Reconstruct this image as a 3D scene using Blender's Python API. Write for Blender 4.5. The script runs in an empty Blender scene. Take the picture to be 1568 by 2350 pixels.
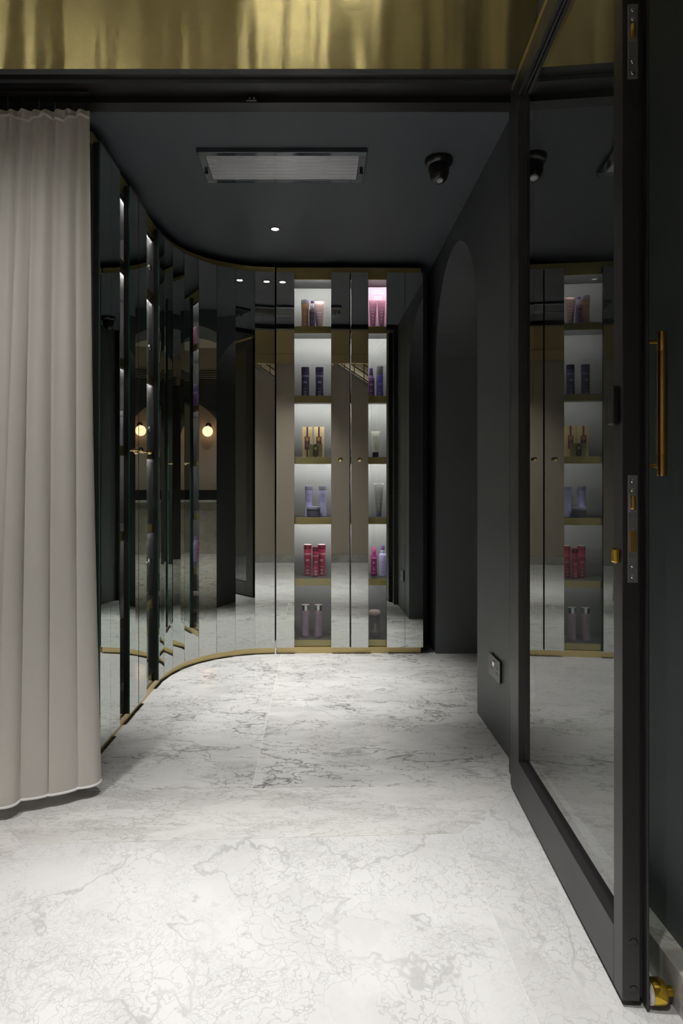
import bpy, bmesh, math, random
from mathutils import Vector, Matrix
random.seed(7)
PI = math.pi
scene = bpy.context.scene
C = scene.collection

# ------------------------------------------------------------------ camera, world, exposure
EYE = 1.05
FPX = 1520.0                      # focal length in pixels of the 1568 x 2350 frame
cam_d = bpy.data.cameras.new('camera')
cam_d.sensor_fit = 'VERTICAL'
cam_d.sensor_height = 36.0
cam_d.lens = FPX / 2350.0 * 36.0
cam_d.shift_x = (784 - 730) / 2350.0
cam_d.shift_y = -(1175 - 1112) / 2350.0
cam_d.clip_start = 0.05
cam = bpy.data.objects.new('camera', cam_d)
C.objects.link(cam)
cam.location = (0, 0, EYE)
cam.rotation_euler = (PI / 2, 0, 0)
scene.camera = cam

w = bpy.data.worlds.new('world')
scene.world = w
w.use_nodes = True
w.node_tree.nodes['Background'].inputs[0].default_value = (0.9, 0.95, 1.0, 1)
w.node_tree.nodes['Background'].inputs[1].default_value = 0.02

vs = scene.view_settings
vs.view_transform = 'Standard'
vs.look = 'None'
vs.gamma = 1.0
vs.use_curve_mapping = False
vs.exposure = 0.3
try:
    scene.cycles.max_bounces = 8
    scene.cycles.glossy_bounces = 6
    scene.cycles.transparent_max_bounces = 14
    scene.cycles.transmission_bounces = 4
    scene.cycles.diffuse_bounces = 3
    scene.cycles.use_adaptive_sampling = True
    scene.cycles.adaptive_threshold = 0.08
    scene.cycles.sample_clamp_indirect = 4.0
    scene.cycles.use_denoising = True
    scene.cycles.caustics_reflective = False
    scene.cycles.use_light_tree = False
    scene.cycles.blur_glossy = 0.3
except Exception:
    pass

# ------------------------------------------------------------------ materials
M = {}


def principled(name, col, rough=0.5, metal=0.0, spec=0.5, emit=None, estr=0.0, coat=0.0):
    m = bpy.data.materials.new(name)
    m.use_nodes = True
    b = m.node_tree.nodes['Principled BSDF']
    b.inputs['Base Color'].default_value = (*col, 1)
    b.inputs['Roughness'].default_value = rough
    b.inputs['Metallic'].default_value = metal
    b.inputs['Specular IOR Level'].default_value = spec
    if coat:
        b.inputs['Coat Weight'].default_value = coat
        b.inputs['Coat Roughness'].default_value = 0.05
    if emit:
        b.inputs['Emission Color'].default_value = (*emit, 1)
        b.inputs['Emission Strength'].default_value = estr
    M[name] = m
    return m


def N(m, t, **kw):
    n = m.node_tree.nodes.new(t)
    for k, v in kw.items():
        setattr(n, k, v)
    return n


def L(m, a, b):
    m.node_tree.links.new(a, b)


def vary(name, amount=0.15, scale=6.0, bump=0.0, bscale=60.0, stretch=(1, 1, 1), rough_amt=0.0):
    """procedural colour variation and fine relief on a principled material"""
    m = M[name]
    b = m.node_tree.nodes['Principled BSDF']
    col = tuple(b.inputs['Base Color'].default_value)
    tc = N(m, 'ShaderNodeTexCoord')
    mp = N(m, 'ShaderNodeMapping')
    mp.inputs['Scale'].default_value = stretch
    L(m, tc.outputs['Object'], mp.inputs['Vector'])
    nz = N(m, 'ShaderNodeTexNoise')
    nz.inputs['Scale'].default_value = scale
    nz.inputs['Detail'].default_value = 4
    L(m, mp.outputs['Vector'], nz.inputs['Vector'])
    mx = N(m, 'ShaderNodeMix', data_type='RGBA')
    mx.inputs[6].default_value = tuple(c * (1 - amount) for c in col[:3]) + (1,)
    mx.inputs[7].default_value = tuple(min(1, c * (1 + amount)) for c in col[:3]) + (1,)
    L(m, nz.outputs['Fac'], mx.inputs[0])
    L(m, mx.outputs[2], b.inputs['Base Color'])
    if rough_amt:
        r0 = b.inputs['Roughness'].default_value
        mr = N(m, 'ShaderNodeMapRange')
        mr.inputs['To Min'].default_value = max(0, r0 - rough_amt)
        mr.inputs['To Max'].default_value = r0 + rough_amt
        L(m, nz.outputs['Fac'], mr.inputs['Value'])
        L(m, mr.outputs['Result'], b.inputs['Roughness'])
    if bump:
        n2 = N(m, 'ShaderNodeTexNoise')
        n2.inputs['Scale'].default_value = bscale
        n2.inputs['Detail'].default_value = 3
        L(m, mp.outputs['Vector'], n2.inputs['Vector'])
        bp = N(m, 'ShaderNodeBump')
        bp.inputs['Strength'].default_value = bump
        bp.inputs['Distance'].default_value = 0.004
        L(m, n2.outputs['Fac'], bp.inputs['Height'])
        L(m, bp.outputs['Normal'], b.inputs['Normal'])
    return m


principled('slate_paint', (0.098, 0.109, 0.112), 0.45, spec=0.35); vary('slate_paint', 0.06, 3, 0.03, 90)
principled('slate_ceiling', (0.118, 0.130, 0.144), 0.5, spec=0.3); vary('slate_ceiling', 0.06, 2, 0.02, 60)
principled('tan_paint', (0.52, 0.44, 0.35), 0.7); vary('tan_paint', 0.03, 2)
principled('cream_paint', (0.80, 0.74, 0.62), 0.7)
principled('black_metal', (0.016, 0.014, 0.014), 0.38, spec=0.5); vary('black_metal', 0.15, 4, rough_amt=0.06)
principled('door_metal', (0.021, 0.019, 0.020), 0.42, metal=0.0, spec=0.7); vary('door_metal', 0.12, 5, rough_amt=0.06)
principled('black_board', (0.006, 0.006, 0.006), 0.5)
principled('mirror', (0.80, 0.84, 0.815), 0.0, metal=1.0)
principled('green_edge', (0.035, 0.13, 0.10), 0.15, spec=0.6)
principled('brass_satin', (0.64, 0.51, 0.25), 0.36, metal=1.0); vary('brass_satin', 0.10, 8, 0.05, 400, (1, 1, 30))
principled('brass_wall', (0.60, 0.49, 0.27), 0.42, metal=0.6)
principled('brass_lip', (0.52, 0.43, 0.18), 0.42, metal=0.75); vary('brass_lip', 0.12, 10, 0.04, 500, (1, 1, 40))
principled('brass_polished', (0.86, 0.66, 0.32), 0.07, metal=1.0)
principled('brass_handle', (0.72, 0.46, 0.13), 0.25, metal=1.0)
principled('gold_polished', (0.83, 0.56, 0.06), 0.10, metal=1.0)
principled('cab_grey', (0.125, 0.125, 0.128), 0.5); vary('cab_grey', 0.04, 5)
principled('cab_dark', (0.045, 0.045, 0.047), 0.35)
principled('cab_soffit', (0.20, 0.20, 0.205), 0.5)
principled('led', (1, 1, 1), 0.5, emit=(1.0, 0.97, 0.92), estr=105.0)
principled('led_dim', (1, 1, 1), 0.5, emit=(1.0, 0.97, 0.92), estr=26.0)
principled('lamp_lens', (1, 1, 1), 0.4, emit=(1.0, 0.96, 0.88), estr=60.0)
principled('globe_glow', (0.0, 0.0, 0.0), 0.6, spec=0.0, emit=(1.0, 0.62, 0.35), estr=1.7)
principled('chrome', (0.78, 0.79, 0.80), 0.08, metal=1.0)
principled('steel_satin', (0.50, 0.51, 0.53), 0.32, metal=1.0)
principled('grille_metal', (0.15, 0.15, 0.155), 0.20, metal=0.9); vary('grille_metal', 0.1, 12, 0, 0, (2, 30, 1))
principled('grille_frame', (0.10, 0.115, 0.13), 0.08, metal=0.6)
principled('white_plastic', (0.75, 0.72, 0.70), 0.4)
principled('black_plastic', (0.012, 0.011, 0.011), 0.18, spec=0.6)
principled('lens_glass', (0.05, 0.03, 0.03), 0.03, spec=1.0)
principled('socket_plate', (0.085, 0.083, 0.078), 0.34, metal=0.5)
principled('bronze_rail', (0.16, 0.115, 0.05), 0.4, metal=0.6)
principled('grout', (0.74, 0.72, 0.66), 0.8)
principled('leaf_green', (0.13, 0.27, 0.04), 0.45)
principled('pot_dark', (0.03, 0.025, 0.022), 0.5)
principled('counter_dark', (0.02, 0.021, 0.024), 0.3)
principled('louvre', (0.55, 0.50, 0.43), 0.6)
for _n in ('lamp_lens',):      # their light comes from the lamps in the fixtures
    M[_n].cycles.emission_sampling = 'NONE'
# products
principled('cap_silver_violet', (0.46, 0.42, 0.52), 0.28, metal=0.55)
principled('copper_purple', (0.42, 0.22, 0.155), 0.3, metal=0.35)
principled('deep_purple', (0.11, 0.065, 0.15), 0.3)
principled('rose_metal', (0.50, 0.35, 0.35), 0.25, metal=0.6)
principled('pink_card', (0.30, 0.15, 0.23), 0.5)
principled('mauve_tube', (0.30, 0.11, 0.18), 0.3)
principled('mauve_dark', (0.16, 0.06, 0.11), 0.3)
principled('navy_bottle', (0.045, 0.035, 0.115), 0.35)
principled('navy_cap', (0.05, 0.03, 0.085), 0.3)
principled('violet_body', (0.16, 0.07, 0.21), 0.22)
principled('violet_cap', (0.14, 0.07, 0.27), 0.3)
principled('blueviolet', (0.13, 0.115, 0.42), 0.22)
principled('champagne_carton', (0.92, 0.75, 0.40), 0.35, metal=0.25)
principled('olive_carton', (0.30, 0.27, 0.12), 0.35, metal=0.35)
principled('burgundy', (0.10, 0.022, 0.045), 0.4)
principled('dark_brown', (0.025, 0.018, 0.014), 0.4)
principled('gold_print', (0.75, 0.52, 0.15), 0.3, metal=0.6)
principled('cream_tube', (0.88, 0.90, 0.78), 0.4)
principled('lavender', (0.44, 0.41, 0.68), 0.35)
principled('lavender_cap', (0.33, 0.34, 0.46), 0.3, metal=0.3)
principled('jar_slate', (0.085, 0.08, 0.135), 0.3)
principled('silver_tube', (0.55, 0.56, 0.58), 0.2, metal=0.6)
principled('blue_cap', (0.13, 0.19, 0.34), 0.3)
principled('crimson', (0.30, 0.016, 0.06), 0.3)
principled('wine_cap', (0.12, 0.008, 0.025), 0.25)
principled('magenta_body', (0.27, 0.014, 0.14), 0.25)
principled('hot_pink', (0.62, 0.08, 0.28), 0.35)
principled('pale_purple', (0.50, 0.32, 0.46), 0.35)
principled('pink_cap', (0.62, 0.47, 0.47), 0.4)
principled('blush', (0.48, 0.32, 0.32), 0.45)
principled('print_white', (0.80, 0.78, 0.80), 0.5)
principled('print_pink', (0.48, 0.34, 0.42), 0.5)
principled('print_dark', (0.05, 0.05, 0.07), 0.5)
principled('peach_carton', (0.72, 0.38, 0.27), 0.5)
principled('amber_carton', (0.62, 0.42, 0.05), 0.4, metal=0.2)


def glass_mat(name, tint=(0.95, 0.97, 0.96), ior=1.5, rough=0.0):
    """clear pane: transparent body with Fresnel reflection"""
    m = bpy.data.materials.new(name)
    m.use_nodes = True
    nt = m.node_tree
    nt.nodes.clear()
    out = N(m, 'ShaderNodeOutputMaterial')
    mix = N(m, 'ShaderNodeMixShader')
    tr = N(m, 'ShaderNodeBsdfTransparent')
    tr.inputs[0].default_value = (*tint, 1)
    gl = N(m, 'ShaderNodeBsdfGlossy')
    gl.inputs['Color'].default_value = (1, 1, 1, 1)
    gl.inputs['Roughness'].default_value = rough
    geo = N(m, 'ShaderNodeNewGeometry')
    # the sheet's two reflections are summed on the face the ray enters by: 2F / (1 + F)
    fr = N(m, 'ShaderNodeFresnel')
    fr.inputs['IOR'].default_value = ior
    up = N(m, 'ShaderNodeMath', operation='MULTIPLY')
    up.inputs[1].default_value = 2.0
    L(m, fr.outputs[0], up.inputs[0])
    dn = N(m, 'ShaderNodeMath', operation='ADD')
    dn.inputs[1].default_value = 1.0
    L(m, fr.outputs[0], dn.inputs[0])
    dv = N(m, 'ShaderNodeMath', operation='DIVIDE')
    L(m, up.outputs[0], dv.inputs[0])
    L(m, dn.outputs[0], dv.inputs[1])
    inv = N(m, 'ShaderNodeMath', operation='SUBTRACT')
    inv.inputs[0].default_value = 1.0
    L(m, geo.outputs['Backfacing'], inv.inputs[1])
    fc = N(m, 'ShaderNodeMath', operation='MULTIPLY')
    L(m, dv.outputs[0], fc.inputs[0])
    L(m, inv.outputs[0], fc.inputs[1])
    L(m, fc.outputs[0], mix.inputs[0])
    L(m, tr.outputs[0], mix.inputs[1])
    L(m, gl.outputs[0], mix.inputs[2])
    L(m, mix.outputs[0], out.inputs[0])
    M[name] = m
    return m


glass_mat('pane_glass', (0.93, 0.95, 0.94))
glass_mat('door_glass', (0.72, 0.76, 0.74), 1.75)
glass_mat('jar_glass', (0.90, 0.86, 0.88), 1.45)


def marble(name, base, vein, cell=11.0, width=0.05, strength=0.75, stretch=(1, 1.6, 1), cloud=0.16, fine=0.5, rough=0.11, seed=0.0):
    m = principled(name, base, rough, spec=0.5)
    b = m.node_tree.nodes['Principled BSDF']
    tc = N(m, 'ShaderNodeTexCoord')
    oi = N(m, 'ShaderNodeObjectInfo')
    off = N(m, 'ShaderNodeVectorMath', operation='SCALE')
    off.inputs[0].default_value = (37.0 + seed, 19.0, 5.0)
    L(m, oi.outputs['Random'], off.inputs['Scale'])
    mp = N(m, 'ShaderNodeMapping')
    mp.inputs['Scale'].default_value = stretch
    mp.inputs['Rotation'].default_value = (0, 0, 0.35)
    L(m, tc.outputs['Object'], mp.inputs['Vector'])
    add = N(m, 'ShaderNodeVectorMath', operation='ADD')
    L(m, mp.outputs[0], add.inputs[0])
    L(m, off.outputs[0], add.inputs[1])
    # warp
    wn = N(m, 'ShaderNodeTexNoise')
    wn.inputs['Scale'].default_value = 5.0
    wn.inputs['Detail'].default_value = 4
    wn.inputs['Roughness'].default_value = 0.6
    L(m, add.outputs[0], wn.inputs['Vector'])
    ws = N(m, 'ShaderNodeVectorMath', operation='SCALE')
    ws.inputs['Scale'].default_value = 0.34
    L(m, wn.outputs['Color'], ws.inputs[0])
    wa = N(m, 'ShaderNodeVectorMath', operation='ADD')
    L(m, add.outputs[0], wa.inputs[0])
    L(m, ws.outputs[0], wa.inputs[1])

    def crackle(scale, wid):
        vo = N(m, 'ShaderNodeTexVoronoi', feature='DISTANCE_TO_EDGE')
        vo.inputs['Scale'].default_value = scale
        L(m, wa.outputs[0], vo.inputs['Vector'])
        r = N(m, 'ShaderNodeMapRange', interpolation_type='SMOOTHSTEP')
        r.inputs['From Min'].default_value = 0.0
        r.inputs['From Max'].default_value = wid
        r.inputs['To Min'].default_value = 1.0
        r.inputs['To Max'].default_value = 0.0
        L(m, vo.outputs['Distance'], r.inputs['Value'])
        return r.outputs[0]

    def patch(scale, lo, hi, det=1):
        n = N(m, 'ShaderNodeTexNoise')
        n.inputs['Scale'].default_value = scale
        n.inputs['Detail'].default_value = det
        L(m, wa.outputs[0], n.inputs['Vector'])
        r = N(m, 'ShaderNodeMapRange', interpolation_type='SMOOTHSTEP')
        r.inputs['From Min'].default_value = lo
        r.inputs['From Max'].default_value = hi
        L(m, n.outputs['Fac'], r.inputs['Value'])
        return r.outputs[0]

    def math_(op, a, b_):
        n = N(m, 'ShaderNodeMath', operation=op)
        for i, x in enumerate((a, b_)):
            if isinstance(x, (int, float)):
                n.inputs[i].default_value = x
            else:
                L(m, x, n.inputs[i])
        return n.outputs[0]

    def ridge(scale, lo, det=5, rg=0.56):
        n = N(m, 'ShaderNodeTexNoise')
        n.inputs['Scale'].default_value = scale
        n.inputs['Detail'].default_value = det
        n.inputs['Roughness'].default_value = rg
        n.inputs['Distortion'].default_value = 0.35
        L(m, add.outputs[0], n.inputs['Vector'])
        d = math_('ABSOLUTE', math_('SUBTRACT', n.outputs['Fac'], 0.5), 0.0)
        r = N(m, 'ShaderNodeMapRange', interpolation_type='SMOOTHSTEP')
        r.inputs['From Min'].default_value = 0.0
        r.inputs['From Max'].default_value = lo
        r.inputs['To Min'].default_value = 1.0
        r.inputs['To Max'].default_value = 0.0
        L(m, d, r.inputs['Value'])
        return r.outputs[0]

    rdg = math_('MULTIPLY', ridge(2.6, 0.016), patch(1.9, 0.40, 0.62))
    big = math_('MULTIPLY', math_('MULTIPLY', crackle(cell, width), patch(3.1, 0.32, 0.56)), 0.85)
    sml = math_('MULTIPLY', math_('MULTIPLY', crackle(cell * 2.3, width * 1.6), patch(4.4, 0.46, 0.64)), fine)
    cl = math_('MULTIPLY', patch(3.6, 0.36, 0.76, 5), cloud)
    vv_ = math_('MAXIMUM', math_('MAXIMUM', big, sml), rdg)
    tot = math_('MINIMUM', math_('ADD', math_('MULTIPLY', vv_, strength), cl), 1.0)
    mx = N(m, 'ShaderNodeMix', data_type='RGBA')
    mx.inputs[6].default_value = (*base, 1)
    mx.inputs[7].default_value = (*vein, 1)
    L(m, tot, mx.inputs[0])
    L(m, mx.outputs[2], b.inputs['Base Color'])
    return m


marble('marble_inner', (0.72, 0.715, 0.69), (0.21, 0.21, 0.195), 9.0, 0.036, 0.78, (0.8, 1.7, 1), 0.34, 0.7, 0.10)
marble('marble_front', (0.75, 0.745, 0.735), (0.25, 0.245, 0.235), 21.0, 0.060, 0.36, (1.15, 1.0, 1), 0.22, 0.6, 0.13, 3.0)
marble('marble_border', (0.74, 0.73, 0.705), (0.25, 0.245, 0.22), 15.0, 0.07, 0.42, (0.8, 2.0, 1), 0.34, 0.8, 0.12, 5.0)
marble('marble_skirt', (0.52, 0.50, 0.45), (0.17, 0.16, 0.14), 12.0, 0.06, 0.5, (1, 1, 1), 0.4, 0.6, 0.2, 9.0)


def brass_panel_mat():
    """big polished sheet: slightly buckled, brushed across, so reflections smear upright"""
    m = principled('brass_sheet', (0.76, 0.66, 0.31), 0.26, metal=1.0)
    m.node_tree.nodes['Principled BSDF'].inputs['Anisotropic'].default_value = 0.0
    b = m.node_tree.nodes['Principled BSDF']
    tc = N(m, 'ShaderNodeTexCoord')
    mp = N(m, 'ShaderNodeMapping')
    mp.inputs['Scale'].default_value = (1.0, 1.0, 0.10)
    L(m, tc.outputs['Object'], mp.inputs['Vector'])
    nz = N(m, 'ShaderNodeTexNoise')
    nz.inputs['Scale'].default_value = 4.5
    nz.inputs['Detail'].default_value = 2
    L(m, mp.outputs[0], nz.inputs['Vector'])
    br = N(m, 'ShaderNodeTexNoise')
    br.inputs['Scale'].default_value = 3.0
    br.inputs['Detail'].default_value = 3
    mp2 = N(m, 'ShaderNodeMapping')
    mp2.inputs['Scale'].default_value = (1.0, 1.0, 260.0)
    L(m, tc.outputs['Object'], mp2.inputs['Vector'])
    L(m, mp2.outputs[0], br.inputs['Vector'])
    bp = N(m, 'ShaderNodeBump')
    bp.inputs['Strength'].default_value = 0.85
    bp.inputs['Distance'].default_value = 0.05
    L(m, nz.outputs['Fac'], bp.inputs['Height'])
    bp2 = N(m, 'ShaderNodeBump')
    bp2.inputs['Strength'].default_value = 0.25
    bp2.inputs['Distance'].default_value = 0.0012
    L(m, br.outputs['Fac'], bp2.inputs['Height'])
    L(m, bp.outputs['Normal'], bp2.inputs['Normal'])
    L(m, bp2.outputs['Normal'], b.inputs['Normal'])


brass_panel_mat()


def curtain_mat():
    m = bpy.data.materials.new('sheer_linen')
    m.use_nodes = True
    m.node_tree.nodes.clear()
    out = N(m, 'ShaderNodeOutputMaterial')
    df = N(m, 'ShaderNodeBsdfDiffuse')
    tl = N(m, 'ShaderNodeBsdfTranslucent')
    tp = N(m, 'ShaderNodeBsdfTransparent')
    m1 = N(m, 'ShaderNodeMixShader')
    m2 = N(m, 'ShaderNodeMixShader')
    tc = N(m, 'ShaderNodeTexCoord')
    col = (0.84, 0.80, 0.73, 1)
    waves = []
    for ax, sc in (('X', 420), ('Z', 420)):
        wv = N(m, 'ShaderNodeTexWave', bands_direction=ax)
        wv.inputs['Scale'].default_value = sc / 6.28
        wv.inputs['Distortion'].default_value = 1.2
        wv.inputs['Detail'].default_value = 2
        L(m, tc.outputs['Object'], wv.inputs['Vector'])
        waves.append(wv)
    mxw = N(m, 'ShaderNodeMath', operation='MULTIPLY')
    L(m, waves[0].outputs['Fac'], mxw.inputs[0])
    L(m, waves[1].outputs['Fac'], mxw.inputs[1])
    mr = N(m, 'ShaderNodeMix', data_type='RGBA')
    mr.inputs[6].default_value = col
    mr.inputs[7].default_value = tuple(c * 0.86 for c in col[:3]) + (1,)
    L(m, mxw.outputs[0], mr.inputs[0])
    L(m, mr.outputs[2], df.inputs[0])
    tl.inputs[0].default_value = col
    tp.inputs[0].default_value = (1, 1, 1, 1)
    m1.inputs[0].default_value = 0.30
    L(m, df.outputs[0], m1.inputs[1])
    L(m, tl.outputs[0], m1.inputs[2])
    m2.inputs[0].default_value = 0.06
    L(m, m1.outputs[0], m2.inputs[1])
    L(m, tp.outputs[0], m2.inputs[2])
    L(m, m2.outputs[0], out.inputs[0])
    M['sheer_linen'] = m


curtain_mat()
principled('hem_white', (0.80, 0.79, 0.77), 0.8)


# ------------------------------------------------------------------ mesh helpers
class MB:
    def __init__(self):
        self.v, self.f, self.mi, self.sm = [], [], [], []

    def add(self, verts, faces, mi=0, smooth=False):
        o = len(self.v)
        self.v += [tuple(p) for p in verts]
        for k, f in enumerate(faces):
            self.f.append(tuple(i + o for i in f))
            self.mi.append(mi[k] if isinstance(mi, (list, tuple)) else mi)
            self.sm.append(smooth)
        return self

    def box(self, x0, x1, y0, y1, z0, z1, mi=0):
        """mi may be a list: bottom, top, front(-y), right(+x), back(+y), left(-x)"""
        v = [(x0, y0, z0), (x1, y0, z0), (x1, y1, z0), (x0, y1, z0), (x0, y0, z1), (x1, y0, z1), (x1, y1, z1), (x0, y1, z1)]
        f = [(3, 2, 1, 0), (4, 5, 6, 7), (0, 1, 5, 4), (1, 2, 6, 5), (2, 3, 7, 6), (3, 0, 4, 7)]
        return self.add(v, f, mi)

    def bbox(self, x0, x1, y0, y1, z0, z1, r=0.002, mi=0):
        """box with chamfered edges"""
        bm = bmesh.new()
        bmesh.ops.create_cube(bm, size=1.0)
        for q in bm.verts:
            q.co = Vector(((x0 + x1) / 2 + q.co.x * (x1 - x0), (y0 + y1) / 2 + q.co.y * (y1 - y0), (z0 + z1) / 2 + q.co.z * (z1 - z0)))
        bmesh.ops.bevel(bm, geom=bm.edges[:], offset=r, segments=2, affect='EDGES', profile=0.5)
        bm.verts.index_update()
        self.add([q.co[:] for q in bm.verts], [[q.index for q in f.verts] for f in bm.faces], mi)
        bm.free()
        return self

    def prism(self, poly, axis, a, b, mi=0, cap=(None, None)):
        """extrude a 2-D polygon (any outline) along axis 'x','y' or 'z' from a to b"""
        n = len(poly)

        def P(p, t):
            return {'x': (t, p[0], p[1]), 'y': (p[0], t, p[1]), 'z': (p[0], p[1], t)}[axis]
        bm = bmesh.new()
        va = [bm.verts.new(P(p, a)) for p in poly]
        vb = [bm.verts.new(P(p, b)) for p in poly]
        bm.faces.new(va[::-1])
        bm.faces.new(vb)
        for i in range(n):
            bm.faces.new((va[i], va[(i + 1) % n], vb[(i + 1) % n], vb[i]))
        bmesh.ops.recalc_face_normals(bm, faces=bm.faces[:])
        bmesh.ops.triangulate(bm, faces=[f for f in bm.faces if len(f.verts) > 4])
        bm.verts.index_update()
        self.add([q.co[:] for q in bm.verts], [[q.index for q in f.verts] for f in bm.faces], mi)
        bm.free()
        return self

    def lathe(self, prof, segs=24, org=(0, 0, 0), axis='z', mi=0, sx=1.0, sy=1.0, smooth=True, mis=None):
        """prof: list of (r, h)"""
        v, f, mm = [], [], []
        for r, h in prof:
            for k in range(segs):
                a = 2 * PI * k / segs
                c, s = r * math.cos(a) * sx, r * math.sin(a) * sy
                p = {'z': (c, s, h), 'y': (c, h, s), 'x': (h, c, s)}[axis]
                v.append((p[0] + org[0], p[1] + org[1], p[2] + org[2]))
        flip = axis == 'y'
        for i in range(len(prof) - 1):
            for k in range(segs):
                q = (i * segs + k, i * segs + (k + 1) % segs, (i + 1) * segs + (k + 1) % segs, (i + 1) * segs + k)
                f.append(q[::-1] if flip else q)
                mm.append(mis[i] if mis else mi)
        for i, rev in ((0, True), (len(prof) - 1, False)):
            if prof[i][0] > 1e-5:
                ring = [i * segs + k for k in range(segs)]
                f.append(tuple(ring[::-1] if rev != flip else ring))
                mm.append((mis[min(i, len(mis) - 1)] if mis else mi))
        return self.add(v, f, mm, smooth)

    def tube(self, pts, r, segs=10, mi=0, closed=False):
        pts = [Vector(p) for p in pts]
        n = len(pts)
        v, f = [], []
        up = Vector((0, 0, 1))
        for i, p in enumerate(pts):
            if closed:
                t = pts[(i + 1) % n] - pts[i - 1]
            else:
                t = pts[min(i + 1, n - 1)] - pts[max(i - 1, 0)]
            t.normalize()
            u = up if abs(t.dot(up)) < 0.95 else Vector((1, 0, 0))
            a = t.cross(u).normalized()
            b = t.cross(a).normalized()
            rr = r[i] if isinstance(r, (list, tuple)) else r
            for k in range(segs):
                an = 2 * PI * k / segs
                v.append(p + (a * math.cos(an) + b * math.sin(an)) * rr)
        for i in range(n if closed else n - 1):
            j = (i + 1) % n
            for k in range(segs):
                f.append((i * segs + k, j * segs + k, j * segs + (k + 1) % segs, i * segs + (k + 1) % segs))
        if not closed:
            f.append(tuple(range(segs)))
            f.append(tuple((n - 1) * segs + k for k in range(segs))[::-1])
        return self.add(v, f, mi, True)

    def build(self, name, mats, parent=None, loc=None, rot=None):
        me = bpy.data.meshes.new(name)
        me.from_pydata([tuple(p) for p in self.v], [], self.f)
        if isinstance(mats, str):
            mats = [mats]
        for m in mats:
            me.materials.append(M[m])
        me.polygons.foreach_set('material_index', self.mi)
        me.polygons.foreach_set('use_smooth', self.sm)
        if any(self.sm):
            try:
                me.set_sharp_from_angle(angle=math.radians(40))
            except Exception:
                pass
        me.update()
        o = bpy.data.objects.new(name, me)
        C.objects.link(o)
        if parent:
            o.parent = parent
        if loc:
            o.location = loc
        if rot:
            o.rotation_euler = rot
        return o


def tag(o, label=None, cat=None, group=None, kind=None):
    if label:
        o['label'] = label
    if cat:
        o['category'] = cat
    if group:
        o['group'] = group
    if kind:
        o['kind'] = kind
    return o


def thing(name, label, cat, loc=(0, 0, 0), rz=0.0, group=None, kind=None):
    o = bpy.data.objects.new(name, None)
    o.empty_display_size = 0.05
    C.objects.link(o)
    o.location = loc
    o.rotation_euler = (0, 0, rz)
    return tag(o, label, cat, group, kind)


_tc = {}


def text_geo(s, size):
    """outline geometry of a word, centred, from the built-in font: list of verts, faces"""
    key = (s, round(size, 5))
    if key in _tc:
        return _tc[key]
    cu = bpy.data.curves.new('t', 'FONT')
    cu.body = s
    cu.size = size
    cu.align_x = 'CENTER'
    cu.align_y = 'CENTER'
    cu.resolution_u = 2
    o = bpy.data.objects.new('t', cu)
    C.objects.link(o)
    dg = bpy.context.evaluated_depsgraph_get()
    me = bpy.data.meshes.new_from_object(o.evaluated_get(dg))
    r = ([tuple(q.co) for q in me.vertices], [tuple(p.vertices) for p in me.polygons])
    bpy.data.objects.remove(o)
    bpy.data.curves.remove(cu)
    bpy.data.meshes.remove(me)
    _tc[key] = r
    return r


def print_text(mb, s, size, z, R=None, y=0.0, x=0.0, mi=0):
    """put a word on the -y side of a body: on a cylinder of radius R, or flat at y"""
    v, f = text_geo(s, size)
    out = []
    for (a, b, _) in v:
        if R:
            an = (a + x) / R
            out.append((R * math.sin(an), -R * math.cos(an) - 0.0004, z + b))
        else:
            out.append((a + x, y - 0.0004, z + b))
    mb.add(out, f, mi)


def print_bar(mb, wd, ht, z, R=None, y=0.0, x=0.0, mi=0):
    n = 6 if R else 1
    v, f = [], []
    for i in range(n + 1):
        a = -wd / 2 + wd * i / n + x
        for zz in (z - ht / 2, z + ht / 2):
            v.append((R * math.sin(a / R), -R * math.cos(a / R) - 0.0004, zz) if R else (a, y - 0.0004, zz))
    for i in range(n):
        f.append((2 * i, 2 * i + 2, 2 * i + 3, 2 * i + 1))
    mb.add(v, f, mi)


# ------------------------------------------------------------------ dimensions of the place
WALL_R = 0.733        # inner right wall face
WALL_RF = 0.755       # front room right wall face
CEIL = 2.45
Y_OPEN = 2.42         # inner side of the opening
Y_FRONT = 2.30
FRONT_BACK = -0.70
CEIL_F = 3.30


def link_struct(o, label, cat):
    return tag(o, label, cat, kind='structure')


# floor -----------------------------------------------------------------
fb = MB().box(-2.6, 6.4, -2.0, 5.7, -0.06, -0.0008)
floor = link_struct(fb.build('floor', 'grout'), 'white marble slab floor with thin pale joints', 'floor')


def slab(poly, mat, nm='floor_slab'):
    cxm = sum(p[0] for p in poly) / len(poly)
    cym = sum(p[1] for p in poly) / len(poly)
    # shrink by half a joint
    q = []
    n = len(poly)
    for i in range(n):
        p0, p1, p2 = Vector(poly[i - 1]), Vector(poly[i]), Vector(poly[(i + 1) % n])
        e1, e2 = (p1 - p0).normalized(), (p2 - p1).normalized()
        n1, n2 = Vector((-e1.y, e1.x)), Vector((-e2.y, e2.x))
        b = (n1 + n2)
        b = b / max(0.3, b.dot(n1))
        q.append(p1 + b * 0.0008)
    mb = MB().prism([(p.x - cxm, p.y - cym) for p in q], 'z', -0.02, 0.0)
    return mb.build(nm, mat, floor, (cxm, cym, 0))


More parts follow.
